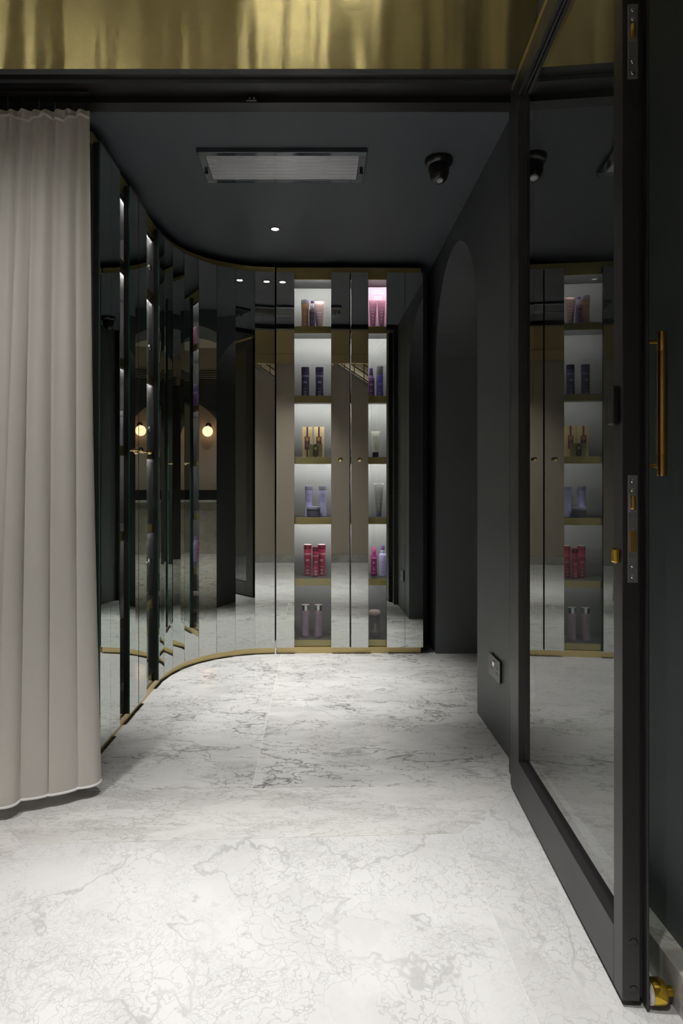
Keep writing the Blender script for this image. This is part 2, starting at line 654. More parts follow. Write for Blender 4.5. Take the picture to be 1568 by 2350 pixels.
# inner room, arch threshold, side room
slab([(-1.20, 2.262), (-0.228, 2.290), (-0.228, 4.60), (-1.20, 4.60)], 'marble_inner')
slab([(-0.228, 2.290), (0.722, 2.318), (0.722, 4.60), (-0.228, 4.60)], 'marble_inner')
slab([(0.722, 2.318), (1.60, 2.318), (1.60, 4.60), (0.722, 4.60)], 'marble_inner')
for i in range(4):
    for j in range(3):
        x0 = 1.60 + i * 1.2
        slab([(x0, 1.6 + j * 1.36), (x0 + 1.2, 1.6 + j * 1.36), (x0 + 1.2, 2.96 + j * 1.36), (x0, 2.96 + j * 1.36)], 'marble_inner')
# front room: mitred border round a field slab
BX0, BX1 = -0.865, 0.425
slab([(-1.17, 2.262), (BX0, 1.932), (BX1, 1.995), (0.715, 2.316)], 'marble_border')
slab([(BX1, 1.995), (BX1 + 0.012, 0.45), (0.72, 0.45), (0.72, 2.316), (0.715, 2.316)], 'marble_front')
slab([(BX1 + 0.012, 0.45), (BX1 + 0.012, FRONT_BACK), (0.72, FRONT_BACK), (0.72, 0.45)], 'marble_front')
slab([(BX0, 1.932), (BX0, 0.45), (BX1 + 0.012, 0.45), (BX1, 1.995)], 'marble_front')
slab([(BX0, 0.45), (BX0, FRONT_BACK), (BX1 + 0.012, FRONT_BACK), (BX1 + 0.012, 0.45)], 'marble_front')
slab([(-1.17, 2.262), (-1.17, FRONT_BACK), (BX0, FRONT_BACK), (BX0, 1.932)], 'marble_border')
slab([(0.72, 0.6), (0.72, FRONT_BACK), (1.6, FRONT_BACK), (1.6, 0.6)], 'marble_front')
slab([(-2.45, 2.262), (-2.45, FRONT_BACK), (-1.17, FRONT_BACK), (-1.17, 2.262)], 'marble_front')

# inner room walls and ceiling -------------------------------------------------
A0, A1, AS = 3.046, 4.113, 1.800          # arch opening and springing height
ar = (A1 - A0) / 2
ac = (A0 + A1) / 2
arc = [(ac - ar * math.cos(PI * k / 36), AS + ar * math.sin(PI * k / 36)) for k in range(37)]
poly = [(Y_OPEN, 0), (A0, 0)] + arc + [(A1, 0), (4.60, 0), (4.60, 2.85), (Y_OPEN, 2.85)]
link_struct(MB().prism(poly, 'x', WALL_R, 1.25).build('wall_right', 'slate_paint'),
            'dark slate painted wall with a round-headed arch', 'wall')
link_struct(MB().box(-1.25, 1.01, 4.46, 4.60, 0, CEIL).build('wall_back', 'slate_paint'),
            'dark slate wall behind the mirrored cabinets', 'wall')
link_struct(MB().box(-1.25, -1.13, Y_OPEN, 4.60, 0, CEIL).build('wall_left', 'slate_paint'),
            'dark slate wall behind the left mirrored cabinet', 'wall')
link_struct(MB().box(-1.25, 1.01, Y_OPEN, 4.60, CEIL, CEIL + 0.1).build('ceiling', 'slate_ceiling'),
            'dark blue-grey painted ceiling of the inner room', 'ceiling')

# front room shell --------------------------------------------------------------
link_struct(MB().prism([(WALL_RF, 0.6), (1.6, 0.6), (1.6, -2.0), (1.72, -2.0), (1.72, 0.72), (0.90, 0.72), (0.90, 2.40), (WALL_RF, 2.40)], 'z', 0, CEIL_F).build('wall_right_front', 'slate_paint'),
            'dark slate wall behind the open glass door', 'wall')
bs = MB().prism([(0.0, 0.0), (0.04, 0.0), (0.04, 0.088), (0.004, 0.088), (0.0, 0.084)], 'y', 0.6, 2.25)
link_struct(bs.build('baseboard_right', 'marble_skirt', None, (WALL_RF - 0.04, 0, 0)),
            'marble skirting under the dark wall behind the door', 'baseboard')
link_struct(MB().box(-2.6, -2.45, -2.0, 2.40, 0, CEIL_F).build('wall_left_front', 'tan_paint'),
            'tan painted side wall of the front room', 'wall')
link_struct(MB().box(-2.45, -1.20, Y_FRONT, Y_OPEN, 0, CEIL_F).build('wall_front', 'slate_paint'),
            'dark wall beside the curtained opening', 'wall')
link_struct(MB().box(-2.6, 1.72, -2.0, Y_OPEN, CEIL_F, CEIL_F + 0.1).build('ceiling_front', 'cream_paint'),
            'pale ceiling of the front room', 'ceiling')
# tan wall under the stairs, its top cut along the flight
S0, SZ = 0.30, 2.655
tanp = [(-2.45, 0), (1.6, 0), (1.6, SZ - (1.6 - S0) * 0.656), (S0, SZ), (S0 - 0.05, 2.69), (-2.45, 2.69)]
link_struct(MB().prism(tanp, 'y', FRONT_BACK - 0.14, FRONT_BACK).build('wall_tan', 'tan_paint'),
            'tan wall under the staircase, seen in the mirrors', 'wall')
link_struct(MB().box(-2.45, 1.6, FRONT_BACK, FRONT_BACK + 0.02, 0, 0.105).build('baseboard_tan', 'marble_skirt'),
            'grey marble skirting along the tan wall', 'baseboard')
link_struct(MB().box(-2.6, 1.6, -2.0, -1.88, 0, CEIL_F).build('wall_stairwell', 'cream_paint'),
            'cream wall of the stairwell behind the railing', 'wall')
# stair string and railing
st = thing('stair_railing', 'bronze stair railing on a marble string, seen in the mirrors', 'railing', (S0, FRONT_BACK - 0.07, SZ))
sl = -0.656
MB().prism([(0, 0.0), (1.29, 1.29 * sl), (1.29, 1.29 * sl + 0.06), (0, 0.06)], 'y', -0.08, 0.10).build('string', 'marble_skirt', st)
for h in (0.10, 0.19, 0.30, 0.42):
    MB().tube([(-0.05, 0, 0.033 + h), (1.28, 0, 1.28 * sl + h)], 0.008, 8).build('rail', 'bronze_rail', st)
for k in range(10):
    x = 0.03 + k * 0.13
    MB().tube([(x, 0, x * sl + 0.045), (x, 0, x * sl + 0.42)], 0.006, 8).build('baluster', 'bronze_rail', st)
# brass bulkhead facing the opening
bb = thing('brass_bulkhead', 'plain brass bulkhead in two courses, seen above the tan wall in the mirrors', 'bulkhead', (0, FRONT_BACK + 0.03, 2.67))
MB().box(-2.44, 1.59, 0, 0.05, 0, 0.122).build('brass_course', 'brass_wall', bb)
MB().box(-2.44, 1.59, 0, 0.05, 0.125, 0.62).build('brass_course', 'brass_wall', bb)

# side room seen through the arch ------------------------------------------------
link_struct(MB().box(1.15, 1.25, 1.60, Y_OPEN, 0, 2.85).build('wall_side_return', 'tan_paint'), 'tan return wall of the side room beside the arch', 'wall')
link_struct(MB().box(1.15, 1.25, 4.60, 5.60, 0, 2.85).build('wall_side_corner', 'tan_paint'), 'tan corner wall of the side room beyond the arch', 'wall')
link_struct(MB().box(1.15, 6.3, 1.50, 1.60, 0, 2.85).build('wall_side_near', 'tan_paint'), 'tan wall of the side room', 'wall')
link_struct(MB().box(1.15, 6.3, 5.60, 5.70, 0, 2.85).build('wall_side_far', 'tan_paint'), 'tan far wall of the side room', 'wall')
link_struct(MB().box(6.20, 6.30, 1.60, 5.60, 0, 2.85).build('wall_lamp', 'tan_paint'), 'tan wall behind the globe lamp', 'wall')
link_struct(MB().box(1.15, 6.3, 1.50, 5.70, 2.85, 2.95).build('ceiling_side', 'cream_paint'), 'pale ceiling of the side room', 'ceiling')
ys, yr, yz = 2.95, 0.66, 1.53
arc2 = [(ys - yr * math.cos(PI * k / 24), yz + yr * math.sin(PI * k / 24)) for k in range(25)]
poly2 = [(1.60, 0), (ys - yr, 0)] + arc2 + [(ys + yr, 0), (5.60, 0), (5.60, 2.44), (1.60, 2.44)]
link_struct(MB().prism(poly2, 'x', 4.20, 4.34).build('wall_partition', 'cab_dark'), 'dark partition with an arched opening, seen through the arch', 'wall')
link_struct(MB().box(4.20, 4.34, 1.60, 5.60, 2.575, 2.85).build('wall_bulkhead', 'tan_paint'), 'tan bulkhead above the louvre strip', 'wall')
lv = thing('louvre_strip', 'long pale louvre strip above the dark partition, seen in the mirrors', 'grille', (4.19, 3.6, 2.44))
MB().box(0.05, 0.08, -1.95, 1.95, 0, 0.135).build('backing', 'black_board', lv)
for k in range(6):
    z = 0.006 + k * 0.0225
    MB().prism([(0.0, z), (0.04, z + 0.010), (0.04, z + 0.014), (0.0, z + 0.009)], 'y', -1.95, 1.95).build('slat', 'louvre', lv)

# lintel over the opening: stepped black profile
lp = [(2.258, 2.467), (2.258, 2.448), (2.285, 2.448), (2.285, 2.435), (2.36, 2.435), (2.36, 2.411), (2.42, 2.411), (2.42, 2.56), (2.29, 2.56), (2.29, 2.467)]
principled('lintel_lit_face', (0.13, 0.142, 0.155), 0.4)  # lighter copy of the lintel's black: light on front faces put into colour
lm = MB().prism(lp, 'x', -1.24, 0.698)
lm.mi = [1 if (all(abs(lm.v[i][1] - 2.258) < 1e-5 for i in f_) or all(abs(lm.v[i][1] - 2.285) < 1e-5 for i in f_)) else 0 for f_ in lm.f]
link_struct(lm.build('trim_1', ['black_metal', 'lintel_lit_face']), 'black stepped metal lintel across the opening', 'lintel')
j = MB()
j.box(0.698, WALL_RF - 0.001, 2.345, Y_OPEN, 0, 2.44)
j.box(0.712, WALL_RF - 0.001, 2.31, 2.345, 0, 2.44)
jamb = link_struct(j.build('trim_2', 'door_metal'), 'dark metal door jamb beside the glass door', 'door frame')
js = MB()
for z in (2.187, 1.92, 1.02, 0.215):
    for dz in (-0.024, 0.024):
        js.lathe([(0, 0.003), (0.004, 0.0025), (0.0055, 0.0)], 12, (0.716, Y_OPEN, z + dz), 'y')
tag(js.build('screws', 'chrome', jamb), kind='stuff')
lt = thing('catch_plate', 'small black catch plate screwed under the lintel', 'catch', (-0.245, 2.355, 2.420))
MB().bbox(-0.012, 0.028, -0.006, 0.006, -0.007, 0.005, 0.002).build('plate', 'black_plastic', lt)
MB().lathe([(0, -0.007), (0.004, -0.007), (0.005, -0.004), (0.005, 0.0)], 12, (0.003, 0, 0), 'y').build('screw', 'steel_satin', lt)
MB().lathe([(0, -0.007), (0.004, -0.007), (0.005, -0.004), (0.005, 0.0)], 12, (0.018, 0, 0), 'y').build('screw', 'steel_satin', lt)

# brass sheet above the lintel
bp = thing('brass_cladding', 'large polished brass sheet above the lintel with smeared upright reflections', 'panel', (-0.6, 2.275, 2.468))
pm = MB()
nx = 60
bm_v, bm_f = [], []
pm.box(-1.84, 1.353, 0.0, 0.014, 0, CEIL_F - 2.469)
pm.build('sheet', 'brass_sheet', bp)


# ------------------------------------------------------------------ mirrored cabinets
Z0S, Z1S = 0.040, 2.365          # mirror slat bottom and top
SH = [2.037, 1.604, 1.221, 0.845, 0.462]   # shelf tops
MIR_F, MIR_B, BACK_B = -0.027, -0.021, 0.0


def slat_mesh(x0, x1):
    mb = MB()
    g = 0.0009
    # glass sheet: mirror on the face, green on the cut edges; black board behind
    mb.box(x0 + g, x1 - g, MIR_F, MIR_B, Z0S, Z1S, [1, 1, 0, 1, 1, 1])
    mb.box(x0 + g + 0.0005, x1 - g - 0.0005, MIR_B, BACK_B, Z0S + 0.001, Z1S - 0.001, 2)
    return mb


def knob_mesh(mb, x, z):
    prof = [(0.0085, 0.0), (0.0085, 0.003), (0.0055, 0.005), (0.0048, 0.014), (0.0058, 0.018)]
    for k in range(1, 10):
        a = PI * (0.12 + 0.88 * k / 9)
        prof.append((0.0135 * math.sin(a), 0.0305 - 0.0135 * math.cos(a)))
    prof = [(r, MIR_F - h) for r, h in prof]
    mb.lathe(prof, 20, (x, 0, z), 'y')


def hinge_mesh(mb, x, z, s=-1):
    mb.lathe([(0.0, 0.012), (0.016, 0.012), (0.0175, 0.016), (0.0175, 0.024)], 16, (x, 0, z + 0.004), 'y')
    mb.bbox(x + s * 0.062, x + s * 0.004 + 0.0, 0.030, 0.046, z - 0.009, z + 0.009, 0.003)
    mb.bbox(x + s * 0.052, x + s * 0.014, 0.046, 0.056, z - 0.006, z + 0.006, 0.002)
    for dx in (0.018, 0.034, 0.050):
        mb.lathe([(0.0, 0.024), (0.005, 0.025), (0.0055, 0.030)], 10, (x + s * dx, 0, z), 'y')


def led_strip(W, z, lamp, parent):
    """angled light profile behind the gold lip, shining back and down on the shelf"""
    x0, x1 = 0.016, W - 0.016
    v = [(x, y, zz) for x in (x0, x1) for (y, zz) in ((0.028, z), (0.028, z - 0.0125), (0.036, z - 0.0125), (0.0375, z))]
    f = [(0, 1, 2, 3), (7, 6, 5, 4), (0, 4, 5, 1), (1, 5, 6, 2), (2, 6, 7, 3), (3, 7, 4, 0)]
    mb = MB().add(v, f, [0, 0, 0, 0, 1, 0])
    return mb.build('light_strip', ['cab_dark', lamp], parent)


def cabinet(name, label, loc, rz, doors, W, hinges=()):
    """doors: list of lists of (kind, x0, x1); local x along the face, +y into the cabinet"""
    t = thing(name, label, 'cabinet', loc, rz, 'mirror-fronted display cabinets')
    D = 0.275
    mb = MB()
    mb.bbox(0.004, W - 0.012, -0.006, D, 0.0, 0.0395, 0.001)
    mb.build('plinth', 'brass_satin', t)
    mb = MB()
    mb.bbox(0.0, W - 0.008, 0.0055, 0.0100, 2.330, 2.4045, 0.0006)
    mb.bbox(0.0, W - 0.008, 0.0105, D, 2.358, 2.405, 0.001)
    mb.build('top_band', 'brass_lip', t)
    mb = MB()
    mb.box(0.0, W, D - 0.012, D, 0.04, 2.357, 0)
    mb.build('back_panel', 'cab_grey', t)
    mb = MB()
    mb.box(0.0, 0.014, 0.008, D - 0.0125, 0.04, 2.357, 0)
    mb.box(0.0, 0.0008, -0.0002, 0.0079, 0.04, 2.357, 0)
    mb.build('side_panel', 'cab_dark', t)
    mb = MB()
    mb.box(W - 0.014, W, 0.008, D - 0.0125, 0.04, 2.357, 0)
    mb.box(W - 0.0008, W, -0.0002, 0.0079, 0.04, 2.357, 0)
    mb.build('side_panel', 'cab_dark', t)
    mb = MB().box(0.0145, W - 0.0145, 0.0105, D - 0.0125, 0.045, 0.078)
    fl = mb.build('bottom_shelf', 'cab_dark', t)
    MB().box(0.0145, W - 0.0145, 0.0065, 0.010, 0.042, 0.080).build('lip', 'brass_lip', fl)
    for z in SH:
        s = MB().box(0.0145, W - 0.0145, 0.0105, D - 0.0125, z - 0.0185, z).build('shelf', 'cab_dark', t)
        MB().box(0.0145, W - 0.0145, 0.0105, D - 0.0125, z - 0.0200, z - 0.0187).build('soffit', 'cab_soffit', s)
        MB().bbox(0.0145, W - 0.0145, 0.0055, 0.0100, z - 0.043, z + 0.0005, 0.0006).build('lip', 'brass_lip', s)
        led_strip(W, z - 0.0202, 'led' if z > 0.5 else 'led_dim', s)
    MB().box(0.0145, W - 0.0145, 0.0105, D - 0.0125, 2.349, 2.3575).build('top_board', 'cab_grey', t)
    led_strip(W, 2.3488, 'led', t)
    for d in doors:
        x0, x1 = d[0][1], d[-1][2]
        dr = MB().box(x0 + 0.001, x1 - 0.001, 0.0005, 0.0045, 0.046, 2.328).build('door_pane', 'pane_glass', t)
        for k, (kind, a, b) in enumerate(d):
            if kind == 's' or kind == 'k':
                slat_mesh(a, b).build('mirror_slat', ['mirror', 'green_edge', 'black_board'], dr)
            if kind == 'k':
                kb = MB()
                knob_mesh(kb, (a + b) / 2, 1.204)
                kb.build('knob', 'brass_polished', dr)
    xm = doors[0][-1][2]
    MB().box(xm - 0.0006, xm + 0.0056, -0.016, -0.0006, 0.046, 2.36).build('meeting_strip', 'black_board', t)
    for (x, z, s) in hinges:
        h = MB()
        hinge_mesh(h, x, z, s)
        h.build('hinge', 'chrome', t)
    return t


# back unit
PA, PB = Vector((-0.259, 4.100)), Vector((0.653, 4.109))
rzb = math.atan2(PB.y - PA.y, PB.x - PA.x)
nb = Vector((-math.sin(rzb), math.cos(rzb)))
ob = PA + nb * 0.027
back_cab = cabinet('display_cabinet', 'mirror-slatted display cabinet on the back wall with two knobs and lit shelves',
                   (ob.x, ob.y, 0), rzb,
                   [[('s', 0, 0.1133), ('w', 0.1133, 0.340), ('k', 0.340, 0.456)],
                    [('k', 0.464, 0.572), ('w', 0.572, 0.685), ('s', 0.685, 0.7986), ('s', 0.7986, 0.912)]], 0.912)
# left unit
QA, QB = Vector((-0.8345, 2.537)), Vector((-0.818, 3.524))
rzl = math.atan2(QB.y - QA.y, QB.x - QA.x)
nl = Vector((-math.sin(rzl), math.cos(rzl)))
ol = QA + nl * 0.027
left_cab = cabinet('display_cabinet', 'mirror-slatted display cabinet along the left wall beside the curtain',
                   (ol.x, ol.y, 0), rzl,
                   [[('s', 0, 0.121), ('s', 0.121, 0.241), ('w', 0.241, 0.376), ('k', 0.376, 0.509)],
                    [('k', 0.516, 0.647), ('w', 0.647, 0.873), ('s', 0.873, 0.987)]], 0.987,
                   [(0.868, 2.16, -1), (0.868, 1.75, -1), (0.868, 1.33, -1), (0.868, 0.65, -1)])
# curved corner
CP = [(-0.818, 3.524), (-0.798, 3.641), (-0.759, 3.763), (-0.697, 3.873), (-0.607, 3.968), (-0.502, 4.036), (-0.389, 4.0815), (-0.267, 4.097)]
cc = thing('curved_mirror_cabinet', 'curved corner cabinet faced with seven upright mirror slats between gold bands', 'cabinet', (-0.55, 3.85, 0), 0,
           'mirror-fronted display cabinets')
orig = Vector((-0.55, 3.85))
CPv = [Vector(p) for p in CP]
SLAT_TURN = {5: 3.6}             # the slats are hung by hand: one stands a few degrees off the curve
for i in range(7):
    a, b = CPv[i], CPv[i + 1]
    if i in SLAT_TURN:
        mid = (a + b) / 2
        R2 = Matrix.Rotation(-math.radians(SLAT_TURN[i]), 2)
        a, b = mid + R2 @ (a - mid), mid + R2 @ (b - mid)
    t = (b - a)
    ang = math.atan2(t.y, t.x)
    nrm = Vector((-t.y, t.x)).normalized()
    o2 = a + nrm * 0.027 - orig
    o = slat_mesh(0, t.length).build('mirror_slat', ['mirror', 'green_edge', 'black_board'], cc, (o2.x, o2.y, 0), (0, 0, ang))


def smooth_curve(off, n=48):
    """smooth curve through the slat corners, offset to the back by off"""
    pts = []
    for i in range(7):
        p0 = CPv[max(i - 1, 0)]
        p1, p2 = CPv[i], CPv[i + 1]
        p3 = CPv[min(i + 2, 7)]
        if i == 0:
            p0 = Vector((-0.820, 3.40))
        if i == 6:
            p3 = Vector((-0.14, 4.103))
        for k in range(6):
            u = k / 6
            pts.append(0.5 * ((2 * p1) + (-p0 + p2) * u + (2 * p0 - 5 * p1 + 4 * p2 - p3) * u * u + (-p0 + 3 * p1 - 3 * p2 + p3) * u ** 3))
    pts.append(CPv[7])
    out = []
    for i, p in enumerate(pts):
        t = (pts[min(i + 1, len(pts) - 1)] - pts[max(i - 1, 0)]).normalized()
        out.append(p + Vector((-t.y, t.x)) * off - orig)
    return out


def band(name, o0, o1, z0, z1, mat):
    f, bk = smooth_curve(o0), smooth_curve(o1)
    v, fc = [], []
    n = len(f)
    for i in range(n):
        v += [(f[i].x, f[i].y, z0), (f[i].x, f[i].y, z1), (bk[i].x, bk[i].y, z1), (bk[i].x, bk[i].y, z0)]
    for i in range(n - 1):
        a, b = i * 4, i * 4 + 4
        for k in range(4):
            k2 = (k + 1) % 4
            fc.append((a + k, b + k, b + k2, a + k2)[::-1])
    fc += [(0, 1, 2, 3), tuple((n - 1) * 4 + k for k in (3, 2, 1, 0))]
    mb = MB()
    mb.add(v, fc, 0, False)
    mb.sm = [True] * len(fc)
    return mb.build(name, mat, cc)


band('plinth', 0.021, 0.20, 0.0, 0.0395, 'brass_satin')
band('top_band', 0.031, 0.20, 2.330, 2.405, 'brass_lip')
band('carcass', 0.031, 0.15, 0.042, 2.318, 'black_board')


# ------------------------------------------------------------------ products on the shelves
def bx(px, Y):
    return (px - 730.0) / FPX * Y


PRINT_ROWS = [(0.80, 0), (0.58, 1)]


def bottle(name, label, X, Y, z, h, r, body, cap, capfrac=0.15, waist=0.88, cat='bottle', group=None, word='CAVIAR', ink='print_white', bars=True, captop=None):
    t = thing(name, label, cat, (X, Y, z), random.uniform(-0.06, 0.06), group)
    hb = h * (1 - capfrac)
    prof = [(r * 0.93, 0), (r, h * 0.012)]
    for k in range(1, 12):
        u = k / 12
        rr = r * (1 - (1 - waist) * math.sin(PI * min(1, u * 1.02)) ** 1.2 - 0.03 * u)
        prof.append((rr, h * 0.012 + (hb - h * 0.018) * u))
    rt = r * 0.955
    prof += [(rt, hb - h * 0.004), (rt * 0.97, hb)]
    b = MB().lathe(prof, 28).build('body', body, t)
    cp = [(rt * 1.0, hb + h * 0.002), (rt * 1.02, hb + h * 0.006), (rt * 1.02, h - h * 0.012), (rt * 0.95, h - 0.001), (rt * 0.60, h)]
    mats = [cap] if not captop else [cap, captop]
    MB().lathe(cp, 28, mis=[0, 0, len(mats) - 1, len(mats) - 1]).build('cap', mats, t)
    pm = MB()
    Rp = r * (1.0 - (1 - waist) * 0.62)

    def rad(zz):
        u = min(max((zz - h * 0.012) / (hb - h * 0.018), 0), 1)
        return r * (1 - (1 - waist) * math.sin(PI * min(1, u * 1.02)) ** 1.2 - 0.03 * u) + 0.0003
    if word:
        z1 = hb * 0.83
        print_text(pm, word, r * 0.62, z1, rad(z1))
    if bars:
        for zz, wd in ((0.60, 1.0), (0.575, 0.8), (0.545, 1.0), (0.33, 0.75), (0.22, 0.5), (0.19, 0.8), (0.135, 0.3), (0.09, 0.75), (0.065, 0.6)):
            print_bar(pm, r * wd, h * 0.010, hb * zz + hb * 0.02, rad(hb * zz))
    if pm.v:
        tag(pm.build('print', ink, b), kind='stuff')
    return t


def spray(name, label, X, Y, z, h, r, body, collar, act, cat='bottle', group=None, word='CAVIAR', ink='print_white', f=(0.66, 0.78), waist=0.95):
    t = thing(name, label, cat, (X, Y, z), random.uniform(-0.06, 0.06), group)
    hb = h * f[0]
    hc = h * f[1]
    prof = [(r * 0.92, 0), (r, h * 0.012)]
    for k in range(1, 10):
        u = k / 10
        prof.append((r * (1 - (1 - waist) * math.sin(PI * u)), h * 0.012 + (hb * 0.94 - h * 0.012) * u))
    prof += [(r * 0.98, hb * 0.95), (r * 0.86, hb * 0.985), (r * 0.62, hb)]
    b = MB().lathe(prof, 26).build('body', body, t)
    MB().lathe([(r * 0.60, hb + 0.0003), (r * 0.64, hb + h * 0.004), (r * 0.64, hc - h * 0.01), (r * 0.58, hc)], 24).build('collar', collar, t)
    a = MB()
    a.lathe([(r * 0.50, hc + 0.0003), (r * 0.55, hc + h * 0.01), (r * 0.50, h * 0.965), (r * 0.42, h), (r * 0.0, h)], 22)
    a.lathe([(0.0, -r * 0.60), (0.0014, -r * 0.60), (0.0018, -r * 0.5), (0.0018, -r * 0.3)], 10, (0, 0, h * 0.93), 'y')
    a.build('actuator', act, t)
    pm = MB()
    if word:
        print_text(pm, word, r * 0.58, hb * 0.86, r * 0.985)
    for zz, wd in ((0.66, 1.0), (0.63, 0.8), (0.60, 0.9), (0.42, 0.7), (0.33, 0.9), (0.30, 0.7), (0.2, 0.3), (0.13, 0.9)):
        print_bar(pm, r * wd, h * 0.009, hb * zz, r * (1 - (1 - waist) * math.sin(PI * zz)) + 0.0003)
    tag(pm.build('print', ink, b), kind='stuff')
    return t


def tube(name, label, X, Y, z, h, wt, rb, body, cap, capfrac=0.16, group=None, word='CAVIAR', ink='print_white', wordsize=0.2, cat='tube', wordz=0.62, crimp=None, rz=None):
    """squeeze tube standing on its cap: round below, flat and wide at the crimp"""
    t = thing(name, label, cat, (X, Y, z), random.uniform(-0.05, 0.05) if rz is None else rz, group)
    hc = h * capfrac
    MB().lathe([(rb * 0.94, 0), (rb, 0.001), (rb * 0.98, hc - 0.001), (rb * 0.93, hc)], 24).build('cap', cap, t)
    segs, rings = 28, 14
    v, f, mm = [], [], []
    for i in range(rings + 1):
        u = i / rings
        zz = hc + 0.0004 + (h - hc) * u
        ax = rb * 0.95 + (wt / 2 - rb * 0.95) * (u ** 0.9)
        ay = rb * 0.95 * (1 - u) ** 0.55 + 0.0009
        for k in range(segs):
            a = 2 * PI * k / segs
            v.append((ax * math.cos(a), ay * math.sin(a), zz))
    for i in range(rings):
        for k in range(segs):
            f.append((i * segs + k, i * segs + (k + 1) % segs, (i + 1) * segs + (k + 1) % segs, (i + 1) * segs + k))
    f.append(tuple(range(segs))[::-1])
    f.append(tuple(rings * segs + k for k in range(segs)))
    b = MB().add(v, f, 0, True).build('body', body, t)
    MB().bbox(-wt / 2 - 0.0003, wt / 2 + 0.0003, -0.0013, 0.0013, h - 0.005, h + 0.0004, 0.0006).build('crimp', crimp or body, b)
    pm = MB()

    def fy(zz):
        u = (zz - hc) / (h - hc)
        return -(rb * 0.95 * max(0, 1 - u) ** 0.55 + 0.0011)
    zz = hc + (h - hc) * wordz
    if word:
        print_text(pm, word, wordsize * rb * 2, zz, None, fy(zz) - 0.001)
    for q, wd in ((0.52, 0.9), (0.40, 0.8), (0.37, 0.6), (0.27, 0.9), (0.22, 0.7), (0.17, 0.4), (0.11, 0.9)):
        z2 = hc + (h - hc) * (q - 0.62 + wordz)
        print_bar(pm, rb * wd, h * 0.009, z2, None, fy(z2) - 0.0008)
    tag(pm.build('print', ink, b), kind='stuff')
    return t


def carton(name, label, X, Y, z, wd, dp, h, mat, group=None, rz=0.0, style=None, cat='carton'):
    t = thing(name, label, cat, (X, Y, z), rz, group)
    b = MB().bbox(-wd / 2, wd / 2, -dp / 2, dp / 2, 0, h, 0.0008).build('box', mat, t)
    y = -dp / 2 - 0.0002
    if style in ('ten', 'ten_small'):
        dk = 'burgundy' if style == 'ten' else 'dark_brown'
        s = MB()
        if style == 'ten':
            print_bar(s, wd * 0.17, h * 0.998, h * 0.5, None, y)
            print_bar(s, wd * 0.52, h * 0.42, h * 0.475, None, y - 0.0003)
        else:
            print_bar(s, wd * 0.16, h * 0.99, h * 0.5, None, y)
            print_bar(s, wd * 0.40, h * 0.76, h * 0.48, None, y - 0.0003)
        s.build('ribbon_print', dk, b)
        g = MB()
        if style == 'ten':
            print_bar(g, wd * 0.30, h * 0.105, h * 0.61, None, y - 0.0006)
        else:
            print_bar(g, wd * 0.22, h * 0.22, h * 0.68, None, y - 0.0006)
        g.build('monogram_ground', 'gold_print', b)
        m = MB()
        if style == 'ten':
            print_text(m, '10', h * 0.088, h * 0.61, None, y - 0.0009)
        else:
            print_text(m, '10', h * 0.19, h * 0.68, None, y - 0.0009)
        m.build('monogram', dk, b)
        e = MB()
        for k, ch in enumerate('TEN'):
            if style == 'ten':
                print_text(e, ch, h * 0.072, h * (0.515 - 0.072 * k), None, y - 0.0009)
            else:
                print_text(e, ch, h * 0.13, h * (0.47 - 0.14 * k), None, y - 0.0009)
        e.build('lettering', 'print_white' if style == 'ten' else 'gold_print', b)
    elif style == 'caviar':
        e = MB()
        print_text(e, 'CAVIAR', wd * 0.17, h * 0.875, None, y)
        for q, ww in ((0.93, 0.4), (0.80, 0.42), (0.765, 0.44), (0.73, 0.42), (0.68, 0.62), (0.65, 0.46)):
            print_bar(e, wd * ww, h * 0.014, h * q, None, y)
        e.build('lettering', 'print_pink', b)
    elif style == 'band':
        e = MB()
        print_bar(e, wd * 0.9, h * 0.05, h * 0.85, None, y)
        e.build('stripe', 'print_white', b)
    return t


G = 'haircare products on the back cabinet shelves'
YM = 4.245
r1, r2, r3, r4, r5, r6 = SH[0], SH[1], SH[2], SH[3], SH[4], 0.078
e = 0.0006


def top_h(v, Y, zs):
    return EYE + (1112 - v) / FPX * Y - zs


bottle('shampoo_bottle', 'copper and purple bottle with silver cap, left end of the top shelf', bx(700.5, YM), YM, r1 + e, top_h(689, YM, r1), 0.0265, 'copper_purple', 'cap_silver_violet', 0.135, 0.86, group=G, ink='gold_print')
spray('pump_bottle', 'small dark purple spray bottle between copper bottle and rose tube on the top shelf', bx(717, YM - .02), YM - .02, r1 + e, top_h(691, YM - .02, r1), 0.0205, 'deep_purple', 'cap_silver_violet', 'violet_cap', group=G, ink='gold_print', f=(0.72, 0.90))
tube('squeeze_tube', 'metallic rose squeeze tube standing on its cap on the top shelf', bx(733, YM + .02), YM + .02, r1 + e, top_h(692, YM + .02, r1), 0.072, 0.021, 'rose_metal', 'cap_silver_violet', 0.13, group=G, wordz=0.55)
carton('gift_carton', 'tall pink card carton lettered in white behind two mauve tubes', bx(866.5, 4.355), 4.355, r1 + e, 0.134, 0.03, min(0.305, top_h(659, 4.34, r1)), 'pink_card', group=G, style='caviar')
for k, px in enumerate((856.0, 875.5)):
    tube('squeeze_tube', ('left' if k == 0 else 'right') + ' one of two mauve tubes in front of the pink carton', bx(px, YM), YM, r1 + e, top_h(689, YM, r1), 0.054, 0.017, 'mauve_tube', 'mauve_dark', 0.16, group=G, wordz=0.60, rz=0.0)
for k, px in enumerate((701, 733.5)):
    bottle('shampoo_bottle', ('left' if k == 0 else 'right') + ' one of the two navy bottles on the second shelf', bx(px, YM), YM, r2 + e, top_h(843, YM, r2), 0.0265, 'navy_bottle', 'navy_cap', 0.165, 0.93, group=G)
